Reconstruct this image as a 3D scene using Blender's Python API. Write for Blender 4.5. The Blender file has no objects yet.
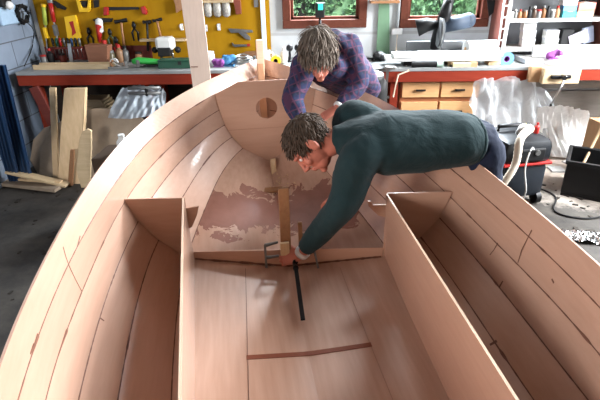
import bpy, bmesh, math, random
import numpy as np
from mathutils import Vector, Matrix
from mathutils.bvhtree import BVHTree
random.seed(7)
sc = bpy.context.scene
COL = sc.collection
R = math.radians

# ------------------------------------------------------------------ camera geometry
F, PITCH, CAMH, ROLL, TH = 470.0, R(26.5), 1.7, -0.0219, R(-3.1287)
def rotz(th, p):
    c, s = math.cos(th), math.sin(th)
    return Vector((p[0]*c - p[1]*s, p[0]*s + p[1]*c, p[2]))
def ray(u, v):
    c, s = math.cos(-ROLL), math.sin(-ROLL)
    du, dv = u-300, v-200
    a = (du*c - dv*s)/F; b = -(du*s + dv*c)/F
    return rotz(-TH, (a, math.cos(PITCH)+b*math.sin(PITCH), -math.sin(PITCH)+b*math.cos(PITCH)))
CAM = Vector((0, 0, CAMH))
def atz(u, v, z): d = ray(u, v); return CAM + d*((z-CAMH)/d.z)
def aty(u, v, y): d = ray(u, v); return CAM + d*(y/d.y)
def atx(u, v, x): d = ray(u, v); return CAM + d*(x/d.x)
def ux(u, y, z):                     # world x seen in column u at depth y, height z
    lo, hi = -400.0, 900.0
    for _ in range(40):
        m = (lo+hi)/2
        if aty(u, m, y).z > z: lo = m
        else: hi = m
    return aty(u, lo, y).x

# ------------------------------------------------------------------ materials
MATS = {}
def new_mat(name):
    m = bpy.data.materials.new(name); m.use_nodes = True
    nt = m.node_tree; b = nt.nodes['Principled BSDF']
    return m, nt, b
def N(nt, t, **kw):
    n = nt.nodes.new(t)
    for k, v in kw.items():
        if k in n.inputs.keys(): n.inputs[k].default_value = v
        else: setattr(n, k, v)
    return n
def plain(name, col, rough=.6, metal=0, var=.12, scale=18, bump=0.0, coat=0, alpha=1, trans=0, spec=.3):
    if name in MATS: return MATS[name]
    m, nt, b = new_mat(name)
    tc = N(nt, 'ShaderNodeTexCoord'); no = N(nt, 'ShaderNodeTexNoise', Scale=scale, Detail=4.0)
    nt.links.new(tc.outputs['Object'], no.inputs['Vector'])
    mx = N(nt, 'ShaderNodeMix', data_type='RGBA')
    c = Vector(col)
    mx.inputs[6].default_value = (*[max(0, x*(1-var)) for x in c], 1)
    mx.inputs[7].default_value = (*[min(1, x*(1+var)) for x in c], 1)
    nt.links.new(no.outputs['Fac'], mx.inputs[0]); nt.links.new(mx.outputs[2], b.inputs['Base Color'])
    b.inputs['Roughness'].default_value = rough; b.inputs['Metallic'].default_value = metal
    b.inputs['Coat Weight'].default_value = coat; b.inputs['Coat Roughness'].default_value = .08
    b.inputs['Alpha'].default_value = alpha; b.inputs['Transmission Weight'].default_value = trans
    b.inputs['Specular IOR Level'].default_value = spec
    if bump:
        bp = N(nt, 'ShaderNodeBump', Strength=bump, Distance=.01)
        nt.links.new(no.outputs['Fac'], bp.inputs['Height']); nt.links.new(bp.outputs[0], b.inputs['Normal'])
    MATS[name] = m; return m
def wood(name, a, bcol, stretch=(1, 12, 12), rough=.45, coat=0, scale=3.0, blotch=.35, spec=.22):
    if name in MATS: return MATS[name]
    m, nt, b = new_mat(name)
    tc = N(nt, 'ShaderNodeTexCoord'); mp = N(nt, 'ShaderNodeMapping'); mp.inputs['Scale'].default_value = stretch
    nt.links.new(tc.outputs['Object'], mp.inputs['Vector'])
    n1 = N(nt, 'ShaderNodeTexNoise', Scale=scale, Detail=8.0, Roughness=.62, Distortion=.4)
    nt.links.new(mp.outputs[0], n1.inputs['Vector'])
    n2 = N(nt, 'ShaderNodeTexNoise', Scale=2.2, Detail=3.0); nt.links.new(tc.outputs['Object'], n2.inputs['Vector'])
    ad = N(nt, 'ShaderNodeMix', data_type='FLOAT'); ad.inputs[0].default_value = blotch
    nt.links.new(n1.outputs['Fac'], ad.inputs[2]); nt.links.new(n2.outputs['Fac'], ad.inputs[3])
    cr = N(nt, 'ShaderNodeValToRGB'); cr.color_ramp.elements[0].position = .3; cr.color_ramp.elements[1].position = .7
    cr.color_ramp.elements[0].color = (*a, 1); cr.color_ramp.elements[1].color = (*bcol, 1)
    nt.links.new(ad.outputs[0], cr.inputs[0]); nt.links.new(cr.outputs[0], b.inputs['Base Color'])
    b.inputs['Roughness'].default_value = rough; b.inputs['Coat Weight'].default_value = coat
    b.inputs['Coat Roughness'].default_value = .07; b.inputs['Specular IOR Level'].default_value = spec
    MATS[name] = m; return m

OK1, OK2 = (.45, .268, .188), (.52, .325, .238)
ply = wood('okume_ply', OK1, OK2, (14, 1.2, 14), .34, .6, 3.0, spec=.5)
ply_up = wood('okume_ply_upright', OK1, OK2, (1.2, 14, 14), .5, .05, 3.0)
ply_edge = wood('ply_edge', (.62, .42, .30), (.72, .52, .38), (3, 3, 60), .6)
pine = wood('pine', (.52, .36, .20), (.68, .50, .31), (14, 14, 1.5), .6)
pine_flat = wood('pine_flat', (.42, .31, .18), (.60, .46, .29), (1.5, 14, 14), .6)
oak = wood('brown_stick', (.22, .10, .05), (.33, .17, .08), (14, 2, 14), .45)
board_lt = wood('bare_ply', (.50, .38, .31), (.60, .47, .39), (14, 14, 1.2), .6)
board_grey = wood('grey_ply', (.24, .18, .13), (.34, .27, .2), (3, 3, 3), .7)
redwood = wood('red_apron', (.16, .016, .007), (.23, .032, .015), (1.5, 14, 14), .7, spec=.12)
darkred = wood('dark_red_board', (.10, .018, .014), (.15, .03, .02), (2, 12, 12), .6)
frame_red = wood('window_frame_wood', (.085, .024, .015), (.13, .042, .026), (10, 10, 10), .7, spec=.1)
drawer_w = wood('drawer_wood', (.55, .30, .13), (.70, .42, .21), (1.5, 12, 12), .45)
benchtop = plain('bench_top', (.24, .25, .25), .55, var=.25, scale=9)
yellow = wood('yellow_board', (.29, .145, .004), (.38, .20, .008), (3, 3, 1), .75, spec=.08)
black = plain('black_rubber', (.005, .005, .0055), .55, spec=.3)
blacksteel = plain('black_steel', (.014, .014, .015), .4, .5)
steel = plain('steel', (.42, .42, .41), .32, 1, var=.2)
iron = plain('grey_iron', (.16, .16, .155), .5, .7, var=.3)
white = plain('white_paint', (.60, .60, .585), .55, var=.05)
card = plain('cardboard', (.42, .25, .13), .75)
red = plain('red_plastic', (.33, .015, .012), .4)
blue = plain('blue_cloth', (.05, .18, .35), .8, bump=.6)
purple = plain('purple_cloth', (.28, .08, .32), .8, bump=.6)
green = plain('bright_green', (.04, .42, .07), .4)
darkgreen = plain('dark_green', (.01, .06, .035), .5)
yellowp = plain('yellow_plastic', (.75, .45, .015), .4)
orange = plain('orange_card', (.7, .2, .04), .6)
cyan = plain('cyan_card', (.05, .38, .5), .6)
navy = plain('navy_blue_sheet', (.012, .04, .105), .5, var=.2, scale=6)
epoxy = plain('brown_epoxy', (.085, .024, .014), .3, var=.35, scale=30)
seam_m = plain('seam_epoxy', (.15, .065, .042), .5, var=.5, scale=25)
skin = plain('skin', (.50, .235, .165), .5, var=.12, scale=30)
skin_red = plain('skin_ruddy', (.42, .145, .10), .5, var=.15, scale=30)
hair_m = plain('hair_brown', (.055, .037, .026), .85, var=.5, scale=60)
hair_g = plain('hair_grey', (.125, .098, .078), .85, var=.5, scale=60)
jeans = plain('denim', (.008, .014, .034), .9, var=.25, scale=60, bump=.2)
glassm = None

def mat_fleece():
    m, nt, b = new_mat('green_fleece')
    tc = N(nt, 'ShaderNodeTexCoord'); n1 = N(nt, 'ShaderNodeTexNoise', Scale=220.0, Detail=2.0); n2 = N(nt, 'ShaderNodeTexNoise', Scale=7.0, Detail=4.0, Distortion=.8)
    for n in (n1, n2): nt.links.new(tc.outputs['Object'], n.inputs['Vector'])
    mx = N(nt, 'ShaderNodeMix', data_type='RGBA'); mx.inputs[6].default_value = (.008, .021, .024, 1); mx.inputs[7].default_value = (.017, .036, .040, 1)
    nt.links.new(n2.outputs['Fac'], mx.inputs[0]); nt.links.new(mx.outputs[2], b.inputs['Base Color'])
    b.inputs['Roughness'].default_value = .95; b.inputs['Sheen Weight'].default_value = .06; b.inputs['Specular IOR Level'].default_value = .15
    b1 = N(nt, 'ShaderNodeBump', Strength=.15, Distance=.004); b2 = N(nt, 'ShaderNodeBump', Strength=.45, Distance=.03)
    nt.links.new(n1.outputs['Fac'], b1.inputs['Height']); nt.links.new(n2.outputs['Fac'], b2.inputs['Height'])
    nt.links.new(b2.outputs[0], b1.inputs['Normal']); nt.links.new(b1.outputs[0], b.inputs['Normal'])
    return m
fleece = mat_fleece()
def mat_plaid():
    m, nt, b = new_mat('plaid_flannel')
    tc = N(nt, 'ShaderNodeTexCoord'); mp = N(nt, 'ShaderNodeMapping'); mp.inputs['Rotation'].default_value = (R(25), R(20), R(35))
    nt.links.new(tc.outputs['Object'], mp.inputs['Vector'])
    def wave(axis, scale, lo, hi, ph=0):
        w = N(nt, 'ShaderNodeTexWave', Scale=scale); w.bands_direction = axis; w.inputs['Phase Offset'].default_value = ph
        nt.links.new(mp.outputs[0], w.inputs['Vector'])
        r = N(nt, 'ShaderNodeMapRange'); r.inputs[1].default_value = lo; r.inputs[2].default_value = hi
        nt.links.new(w.outputs['Fac'], r.inputs[0]); return r.outputs[0]
    col = None; prev = (0.009, 0.010, 0.034, 1)
    for f, c in ((wave('X', 7, .5, .7), (0.015, 0.026, 0.066, 1)), (wave('Z', 7, .5, .7), (0.011, 0.015, 0.060, 1)), (wave('X', 7, .90, .97, 2.2), (0.081, 0.025, 0.060, 1)), (wave('Z', 7, .90, .97, 2.2), (0.075, 0.027, 0.066, 1)), (wave('Y', 7, .9, .97, 1.1), (0.048, 0.015, 0.046, 1))):
        mx = N(nt, 'ShaderNodeMix', data_type='RGBA'); nt.links.new(f, mx.inputs[0])
        if col is None: mx.inputs[6].default_value = prev
        else: nt.links.new(col, mx.inputs[6])
        mx.inputs[7].default_value = c; col = mx.outputs[2]
    nt.links.new(col, b.inputs['Base Color']); b.inputs['Roughness'].default_value = .9
    n2 = N(nt, 'ShaderNodeTexNoise', Scale=9.0, Detail=3.0); nt.links.new(tc.outputs['Object'], n2.inputs['Vector'])
    bp = N(nt, 'ShaderNodeBump', Strength=.4, Distance=.03); nt.links.new(n2.outputs['Fac'], bp.inputs['Height']); nt.links.new(bp.outputs[0], b.inputs['Normal'])
    return m
plaid = mat_plaid()
def mat_bottom():
    # bottom planking: bare okume with an irregular smear of brown epoxy forward of the low bulkhead
    m, nt, b = new_mat('bottom_ply_with_epoxy')
    tc = N(nt, 'ShaderNodeTexCoord'); mp = N(nt, 'ShaderNodeMapping'); mp.inputs['Scale'].default_value = (14, 1.2, 14)
    nt.links.new(tc.outputs['Object'], mp.inputs['Vector'])
    n1 = N(nt, 'ShaderNodeTexNoise', Scale=3.0, Detail=8.0); nt.links.new(mp.outputs[0], n1.inputs['Vector'])
    cr = N(nt, 'ShaderNodeValToRGB'); cr.color_ramp.elements[0].position = .3; cr.color_ramp.elements[1].position = .7
    cr.color_ramp.elements[0].color = (*OK1, 1); cr.color_ramp.elements[1].color = (*OK2, 1); nt.links.new(n1.outputs['Fac'], cr.inputs[0])
    sp = N(nt, 'ShaderNodeSeparateXYZ'); nt.links.new(tc.outputs['Object'], sp.inputs[0])
    nz = N(nt, 'ShaderNodeTexNoise', Scale=9.0, Detail=7.0, Roughness=.62, Distortion=.6); nt.links.new(tc.outputs['Object'], nz.inputs['Vector'])
    def M(op, a, bb, c=None):
        n = N(nt, 'ShaderNodeMath', operation=op)
        for i, x in enumerate((a, bb, c)):
            if x is None: continue
            if isinstance(x, (int, float)): n.inputs[i].default_value = x
            else: nt.links.new(x, n.inputs[i])
        return n.outputs[0]
    jit = M('MULTIPLY', M('SUBTRACT', nz.outputs['Fac'], .5), .62)
    y = M('ADD', sp.outputs['Y'], jit)
    band = M('MULTIPLY', M('GREATER_THAN', y, .26), M('LESS_THAN', y, .60))
    # second small smear in the port side compartment
    x2 = M('ADD', sp.outputs['X'], jit)
    sm = M('MULTIPLY', M('MULTIPLY', M('LESS_THAN', sp.outputs['X'], -.505), M('GREATER_THAN', y, -.32)), M('LESS_THAN', sp.outputs['Y'], .2))
    mk = M('MAXIMUM', band, M('MULTIPLY', sm, .35))
    mx = N(nt, 'ShaderNodeMix', data_type='RGBA'); nt.links.new(mk, mx.inputs[0]); nt.links.new(cr.outputs[0], mx.inputs[6])
    ec = N(nt, 'ShaderNodeMix', data_type='RGBA'); nt.links.new(nz.outputs['Fac'], ec.inputs[0]); ec.inputs[6].default_value = (.20, .085, .06, 1); ec.inputs[7].default_value = (.36, .18, .14, 1)
    nt.links.new(ec.outputs[2], mx.inputs[7])
    nt.links.new(mx.outputs[2], b.inputs['Base Color'])
    rr = N(nt, 'ShaderNodeMapRange'); rr.inputs[3].default_value = .45; rr.inputs[4].default_value = .22; nt.links.new(mk, rr.inputs[0]); nt.links.new(rr.outputs[0], b.inputs['Roughness'])
    return m
bottom_m = mat_bottom()
def mat_concrete(name, a, bb, scale=3.0):
    m, nt, b = new_mat(name)
    tc = N(nt, 'ShaderNodeTexCoord'); n1 = N(nt, 'ShaderNodeTexNoise', Scale=scale, Detail=10.0, Roughness=.7); nt.links.new(tc.outputs['Object'], n1.inputs['Vector'])
    n2 = N(nt, 'ShaderNodeTexVoronoi', Scale=scale*6); nt.links.new(tc.outputs['Object'], n2.inputs['Vector'])
    cr = N(nt, 'ShaderNodeValToRGB'); cr.color_ramp.elements[0].position = .35; cr.color_ramp.elements[1].position = .68
    cr.color_ramp.elements[0].color = (*a, 1); cr.color_ramp.elements[1].color = (*bb, 1)
    nt.links.new(n1.outputs['Fac'], cr.inputs[0]); nt.links.new(cr.outputs[0], b.inputs['Base Color']); b.inputs['Roughness'].default_value = .8
    # door light on the floor by the right bench, painted in as a pale patch
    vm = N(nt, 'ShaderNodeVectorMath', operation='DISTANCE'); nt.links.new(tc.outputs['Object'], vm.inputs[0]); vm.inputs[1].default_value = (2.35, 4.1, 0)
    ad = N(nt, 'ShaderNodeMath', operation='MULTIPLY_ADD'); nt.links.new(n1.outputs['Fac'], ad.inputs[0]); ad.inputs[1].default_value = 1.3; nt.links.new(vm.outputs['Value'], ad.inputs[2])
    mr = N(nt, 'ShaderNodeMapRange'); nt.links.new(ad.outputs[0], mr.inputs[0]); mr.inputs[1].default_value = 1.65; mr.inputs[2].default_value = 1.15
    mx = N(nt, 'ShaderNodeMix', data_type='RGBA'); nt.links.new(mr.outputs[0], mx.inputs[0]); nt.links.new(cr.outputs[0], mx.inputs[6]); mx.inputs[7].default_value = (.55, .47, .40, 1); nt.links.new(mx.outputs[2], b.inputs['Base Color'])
    bp = N(nt, 'ShaderNodeBump', Strength=.3, Distance=.02); nt.links.new(n1.outputs['Fac'], bp.inputs['Height']); nt.links.new(bp.outputs[0], b.inputs['Normal'])
    return m
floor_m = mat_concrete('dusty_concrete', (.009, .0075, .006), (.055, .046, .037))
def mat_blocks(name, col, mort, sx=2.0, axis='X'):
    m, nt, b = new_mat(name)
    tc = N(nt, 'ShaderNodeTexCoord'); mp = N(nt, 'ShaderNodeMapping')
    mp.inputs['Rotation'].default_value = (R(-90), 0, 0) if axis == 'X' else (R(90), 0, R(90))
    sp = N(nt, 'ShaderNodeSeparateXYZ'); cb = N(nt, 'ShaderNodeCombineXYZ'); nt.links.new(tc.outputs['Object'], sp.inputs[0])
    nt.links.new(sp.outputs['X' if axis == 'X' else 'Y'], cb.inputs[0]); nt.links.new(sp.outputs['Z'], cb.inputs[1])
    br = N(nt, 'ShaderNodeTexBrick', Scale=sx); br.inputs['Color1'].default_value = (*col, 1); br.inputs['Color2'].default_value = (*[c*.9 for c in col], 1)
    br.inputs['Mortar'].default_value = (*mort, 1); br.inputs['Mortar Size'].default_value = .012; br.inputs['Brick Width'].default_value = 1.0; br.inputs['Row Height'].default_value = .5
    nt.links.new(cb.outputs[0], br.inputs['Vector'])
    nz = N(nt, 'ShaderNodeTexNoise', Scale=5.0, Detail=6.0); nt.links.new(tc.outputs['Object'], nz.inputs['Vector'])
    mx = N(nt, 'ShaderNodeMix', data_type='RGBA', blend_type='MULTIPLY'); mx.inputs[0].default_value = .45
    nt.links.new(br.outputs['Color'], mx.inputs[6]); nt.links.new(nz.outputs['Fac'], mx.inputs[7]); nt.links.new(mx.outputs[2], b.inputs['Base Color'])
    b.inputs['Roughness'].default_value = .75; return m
wall_m = mat_blocks('whitewashed_wall', (.66, .68, .69), (.5, .5, .5), .9)
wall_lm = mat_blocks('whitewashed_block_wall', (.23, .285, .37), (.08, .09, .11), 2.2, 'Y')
def mat_plastic():
    m, nt, b = new_mat('clear_plastic_sheet')
    b.inputs['Base Color'].default_value = (.8, .83, .85, 1); b.inputs['Roughness'].default_value = .18
    b.inputs['Alpha'].default_value = .45
    tc = N(nt, 'ShaderNodeTexCoord'); n = N(nt, 'ShaderNodeTexNoise', Scale=9.0, Detail=4.0, Distortion=1.2); nt.links.new(tc.outputs['Object'], n.inputs['Vector'])
    bp = N(nt, 'ShaderNodeBump', Strength=.8, Distance=.03); nt.links.new(n.outputs['Fac'], bp.inputs['Height']); nt.links.new(bp.outputs[0], b.inputs['Normal'])
    return m
plastic = mat_plastic()
def mat_glass():
    m, nt, b = new_mat('window_glass')
    b.inputs['Base Color'].default_value = (.02, .025, .022, 1); b.inputs['Roughness'].default_value = .0
    b.inputs['Alpha'].default_value = .12; return m
glassm = mat_glass()
def mat_leaf():
    m, nt, b = new_mat('foliage')
    tc = N(nt, 'ShaderNodeTexCoord'); n = N(nt, 'ShaderNodeTexNoise', Scale=9.0, Detail=3.0); nt.links.new(tc.outputs['Object'], n.inputs['Vector'])
    cr = N(nt, 'ShaderNodeValToRGB'); cr.color_ramp.elements[0].position = .35; cr.color_ramp.elements[1].position = .65
    cr.color_ramp.elements[0].color = (.012, .045, .015, 1); cr.color_ramp.elements[1].color = (.12, .23, .09, 1)
    nt.links.new(n.outputs['Fac'], cr.inputs[0]); nt.links.new(cr.outputs[0], b.inputs['Base Color']); b.inputs['Roughness'].default_value = .6
    return m
leaf_m = mat_leaf()
def emis(name, col, s):
    m, nt, b = new_mat(name); b.inputs['Base Color'].default_value = (*col, 1)
    b.inputs['Emission Color'].default_value = (*col, 1); b.inputs['Emission Strength'].default_value = s; return m

# ------------------------------------------------------------------ mesh builder
OFF = {}
class MB:
    def __init__(s): s.v = []; s.f = []
    def add(s, vs, fs):
        n = len(s.v); s.v += [Vector(p) for p in vs]; s.f += [tuple(i+n for i in f) for f in fs]; return s
    def box(s, c, d, rot=None, bev=0):
        bm = bmesh.new(); bmesh.ops.create_cube(bm, size=1)
        bmesh.ops.scale(bm, vec=d, verts=bm.verts)
        if bev: bmesh.ops.bevel(bm, geom=bm.edges[:], offset=min(bev, min(d)*.45), segments=2, affect='EDGES', profile=.5)
        M = Matrix.Translation(c) @ (rot.to_4x4() if rot else Matrix())
        bm.verts.index_update()
        s.add([M @ v.co for v in bm.verts], [[v.index for v in f.verts] for f in bm.faces]); bm.free(); return s
    def loft(s, pts, rad, n=14, up=None, caps=True):
        # rad: list of r or (a,b); a along side axis, b along 'up' axis
        pts = [Vector(p) for p in pts]; k = len(pts); rings = []
        for i, p in enumerate(pts):
            t = (pts[min(i+1, k-1)]-pts[max(i-1, 0)]).normalized()
            u = Vector(up) if up else (Vector((0, 0, 1)) if abs(t.z) < .9 else Vector((0, 1, 0)))
            sd = t.cross(u).normalized(); uu = sd.cross(t)
            a, b = rad[i] if isinstance(rad[i], tuple) else (rad[i], rad[i])
            rings.append([p + sd*(a*math.cos(2*math.pi*j/n)) + uu*(b*math.sin(2*math.pi*j/n)) for j in range(n)])
        vs = [q for r in rings for q in r]; fs = []
        for i in range(k-1):
            for j in range(n):
                fs.append((i*n+j, i*n+(j+1) % n, (i+1)*n+(j+1) % n, (i+1)*n+j))
        if caps: fs += [tuple(range(n))[::-1], tuple(range((k-1)*n, k*n))]
        return s.add(vs, fs)
    def tube(s, pts, r, n=8): return s.loft(pts, [r]*len(pts), n)
    def cyl(s, p0, p1, r, r1=None, n=16): return s.loft([p0, p1], [r, r if r1 is None else r1], n)
    def ball(s, c, r, n=14, rot=None):
        r = r if isinstance(r, tuple) else (r, r, r)
        bm = bmesh.new(); bmesh.ops.create_uvsphere(bm, u_segments=n, v_segments=max(6, n*2//3), radius=1)
        bmesh.ops.scale(bm, vec=r, verts=bm.verts); M = Matrix.Translation(c) @ (rot.to_4x4() if rot else Matrix())
        bm.verts.index_update()
        s.add([M @ v.co for v in bm.verts], [[v.index for v in f.verts] for f in bm.faces]); bm.free(); return s
    def limb(s, pts, rad, n=14, up=None):
        s.loft(pts, rad, n, up)
        for p, r in zip(pts, rad): s.ball(p, min(r) if isinstance(r, tuple) else r, n)
        return s
    def lathe(s, c, prof, n=20, rot=None):
        c = Vector(c); k = len(prof); rot = rot or Matrix.Identity(3)
        vs = [c + rot @ Vector((r*math.cos(2*math.pi*j/n), r*math.sin(2*math.pi*j/n), z)) for r, z in prof for j in range(n)]
        fs = [(i*n+j, i*n+(j+1) % n, (i+1)*n+(j+1) % n, (i+1)*n+j) for i in range(k-1) for j in range(n)]
        fs += [tuple(range(n))[::-1], tuple(range((k-1)*n, k*n))]
        return s.add(vs, fs)
    def prism(s, pts, d):
        pts = [Vector(p) for p in pts]; d = Vector(d); n = len(pts)
        return s.add(pts + [p+d for p in pts], [tuple(range(n)), tuple(range(2*n-1, n-1, -1))] + [(i, i+n, (i+1) % n+n, (i+1) % n) for i in range(n)])
    def grid(s, rows):
        n = len(rows[0]); vs = [p for r in rows for p in r]
        return s.add(vs, [(i*n+j, i*n+j+1, (i+1)*n+j+1, (i+1)*n+j) for i in range(len(rows)-1) for j in range(n-1)])
    def build(s, name, m, parent=None, smooth=False, bev=0, solid=0, solid_off=0, local=False):
        me = bpy.data.meshes.new(name); off = OFF.get(parent.name, Vector()) if parent and not local else Vector()
        me.from_pydata([p-off for p in s.v], [], s.f); me.validate()
        bm = bmesh.new(); bm.from_mesh(me)
        if not solid: bmesh.ops.recalc_face_normals(bm, faces=bm.faces[:])
        bm.to_mesh(me); bm.free()
        o = bpy.data.objects.new(name, me); COL.objects.link(o)
        me.materials.append(m)
        if parent: o.parent = parent
        OFF[o.name] = off
        if smooth:
            for p in me.polygons: p.use_smooth = True
            if smooth == 2:
                try: me.set_sharp_from_angle(angle=R(40))
                except Exception: pass
        if solid:
            md = o.modifiers.new('thick', 'SOLIDIFY'); md.thickness = solid; md.offset = solid_off
        if bev:
            md = o.modifiers.new('bevel', 'BEVEL'); md.width = bev; md.segments = 2; md.limit_method = 'ANGLE'
        return o
def bake(o):
    dg = bpy.context.evaluated_depsgraph_get(); dg.update()
    me = bpy.data.meshes.new_from_object(o.evaluated_get(dg)); old = o.data
    o.modifiers.clear(); o.data = me
    return o
def tag(o, label=None, cat=None, group=None, kind=None):
    if label: o['label'] = label
    if cat: o['category'] = cat
    if group: o['group'] = group
    if kind: o['kind'] = kind
    return o
def thing(name, loc, label, cat, group=None, rz=0):
    o = bpy.data.objects.new(name, None); COL.objects.link(o); o.location = loc; o.rotation_euler = (0, 0, rz)
    o.empty_display_size = .05; OFF[o.name] = Vector(loc); return tag(o, label, cat, group)
def copy_tree(o, loc, label=None, group=None):
    c = o.copy(); COL.objects.link(c); c.location = loc; OFF[c.name] = Vector(loc)
    if label: c['label'] = label
    if group: c['group'] = group
    for ch in list(o.children):
        d = ch.copy(); COL.objects.link(d); d.parent = c
        for g in list(ch.children):
            e = g.copy(); COL.objects.link(e); e.parent = d
    return c
def single(mb, name, m, label, cat, group=None, kind=None, **kw):
    return tag(mb.build(name, m, None, **kw), label, cat, group, kind)
def structure(mb, name, m, **kw): return tag(mb.build(name, m, None, **kw), kind='structure')
def slab(px, y, thick, zmin=None):
    """front outline (photo columns/rows at depth y) extruded backwards"""
    pts = [aty(u, v, y) for u, v in px]
    if zmin is not None: pts = [Vector((p.x, p.y, max(p.z, zmin))) for p in pts]
    return MB().prism(pts, (0, thick, 0))

# ------------------------------------------------------------------ room
WY, BY, BZ, LX, RX = 4.75, 4.124, .9, -2.82, 3.45      # back wall face, bench front, bench top, left wall, right wall
CZ = 4.2
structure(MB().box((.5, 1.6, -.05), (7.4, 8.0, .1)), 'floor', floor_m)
structure(MB().box((.5, 1.6, CZ+.05), (7.4, 8.0, .1)), 'ceiling', plain('ceiling_boards', (.10, .085, .07), .8))
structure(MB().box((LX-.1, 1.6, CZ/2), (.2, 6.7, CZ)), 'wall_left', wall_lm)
# back wall with two window holes
W1 = (-.385, .405, 1.165, 2.6); W2 = (.715, 1.53, 1.155, 2.6)
wb = MB(); xs = [LX-.2, W1[0], W1[1], W2[0], W2[1], RX+.2]
for i in range(5):
    x0, x1 = xs[i], xs[i+1]
    if i in (1, 3):
        w = W1 if i == 1 else W2
        wb.box(((x0+x1)/2, WY+.1, w[2]/2), (x1-x0, .2, w[2])); wb.box(((x0+x1)/2, WY+.1, (w[3]+CZ)/2), (x1-x0, .2, CZ-w[3]))
    else: wb.box(((x0+x1)/2, WY+.1, CZ/2), (x1-x0, .2, CZ))
structure(wb, 'wall_back', wall_m)
# right wall with a wide open workshop doorway
wr = MB(); D0, D1, DZ = 1.2, 4.3, 3.8
wr.box((RX+.1, (D1+WY)/2, CZ/2), (.2, WY-D1, CZ)); wr.box((RX+.1, (D0-1.7)/2, CZ/2), (.2, D0+1.7, CZ)); wr.box((RX+.1, (D0+D1)/2, (DZ+CZ)/2), (.2, D1-D0, CZ-DZ))
structure(wr, 'wall_right', wall_m)
structure(MB().box((.5, -1.8, CZ/2), (7.2, .2, CZ)), 'wall_front', plain('dark_timber_wall', (.09, .07, .055), .8))
for i, w in enumerate((W1, W2)):
    x0, x1, z0, z1 = w; fr = MB(); t = .075
    fr.box(((x0+x1)/2, WY+.02, z0+t/2), (x1-x0, .12, t), bev=.006); fr.box(((x0+x1)/2, WY+.02, z1-t/2), (x1-x0, .12, t), bev=.006)
    fr.box((x0+t/2, WY+.02, (z0+z1)/2), (t, .12, z1-z0-2*t), bev=.006); fr.box((x1-t/2, WY+.02, (z0+z1)/2), (t, .12, z1-z0-2*t), bev=.006)
    s2 = .03; a0, a1, b0, b1 = x0+t, x1-t, z0+t, z1-t
    wn = tag(fr.build('window_%d' % (i+1), frame_red), kind='structure')
    pn = MB().box(((a0+a1)/2, WY+.05, (b0+b1)/2), (a1-a0, .006, b1-b0)).build('window_pane', glassm, wn)
    MB().box((a0+.012, WY+.045, (b0+b1)/2), (.024, .04, b1-b0)).box((a1-.012, WY+.045, (b0+b1)/2), (.024, .04, b1-b0)).box(((a0+a1)/2, WY+.045, b0+.012), (a1-a0, .04, .024)).build('window_sash', frame_red, wn)
# garden outside
structure(MB().box((2, 4.0, -.17), (26, 26, .1)), 'ground', plain('garden_soil', (.05, .07, .03), .9))
def bush(cx, cy, cz, rx, ry, rz, n, label, rs):
    rnd = random.Random(rs); mb = MB()
    for _ in range(n):
        d = Vector((rnd.gauss(0, 1), rnd.gauss(0, 1), rnd.gauss(0, 1))).normalized()*rnd.uniform(.8, 1.05)
        p = Vector((cx+d.x*rx, cy+d.y*ry, max(.05, cz+d.z*rz)))
        a = Vector((rnd.uniform(-1, 1), rnd.uniform(-1, 1), rnd.uniform(-1, 1))).normalized()*.055; b = a.cross(Vector((rnd.uniform(-1, 1), 1, rnd.uniform(-1, 1)))).normalized()*.032
        nn = a.cross(b).normalized()*.008
        mb.add([p-a, p+b+nn, p+a, p-b+nn], [(0, 1, 2, 3)])
    r = thing('garden_shrub', (cx, cy, 0), label, 'shrub', 'shrubs outside the windows')
    mb.build('foliage', leaf_m, r)
    c_ = MB().ball((cx, cy, cz), (rx*.78, ry*.78, rz*.78), 18); c_.build('inner_foliage', leaf_m, r, smooth=True)
    MB().limb([(cx, cy, 0), (cx+.05, cy, cz)], [.05, .02]).build('trunk', oak, r)
bush(-.95, 8.3, 1.2, .55, .5, 1.5, 2600, 'dark leafy shrub outside, at the left edge of the window behind the plaid shirt', 1)
bush(.22, 8.5, 1.2, .55, .5, 1.55, 2600, 'leafy green shrub outside the middle of the window behind the plaid shirt', 2)
bush(1.38, 8.3, 1.2, .55, .5, 1.5, 2600, 'leafy green shrub outside, at the left of the window behind the mitre saw', 3)
bush(2.55, 8.5, 1.2, .55, .5, 1.5, 2600, 'leafy green shrub outside, at the right of the window behind the mitre saw', 4)
# ------------------------------------------------------------------ the boat
BO = rotz(-TH, (-.0743, 2.0967, 0)); BYAW = R(8.025) - TH
boat = thing('dinghy', (BO.x, BO.y, 0), 'unfinished pink plywood dinghy hull with seat fronts and brown epoxy seams', 'boat', rz=BYAW)
OFF['dinghy'] = Vector((0, 0, 0))
def BW(s, b, z): p = rotz(BYAW, (b, s, z)); return Vector((p.x+BO.x, p.y+BO.y, z))
KS = [-1.7, -1.1, -.5, 0, .5, .95]
SEAMS = [(1.386, [.689, .809, .856, .836, .721, .466], [.923, .89, .88, .899, .949, 1.021, 1.11]),
 (1.34, [.679, .797, .834, .79, .639, .322], [.824, .788, .781, .811, .886, .977, 1.0]),
 (1.29, [.63, .778, .823, .793, .637, .303], [.753, .679, .646, .673, .757, .874, .89]),
 (1.23, [.655, .741, .781, .745, .6, .276], [.625, .551, .532, .565, .651, .772, .78]),
 (1.17, [.613, .665, .696, .66, .515, .236], [.496, .429, .417, .455, .545, .685, .69]),
 (1.11, [.42, .501, .541, .526, .416, .17], [.36, .33, .316, .342, .435, .601, .63])]
KEEL = (1.08, None, [.30, .29, .283, .286, .37, .497, .58])
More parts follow.
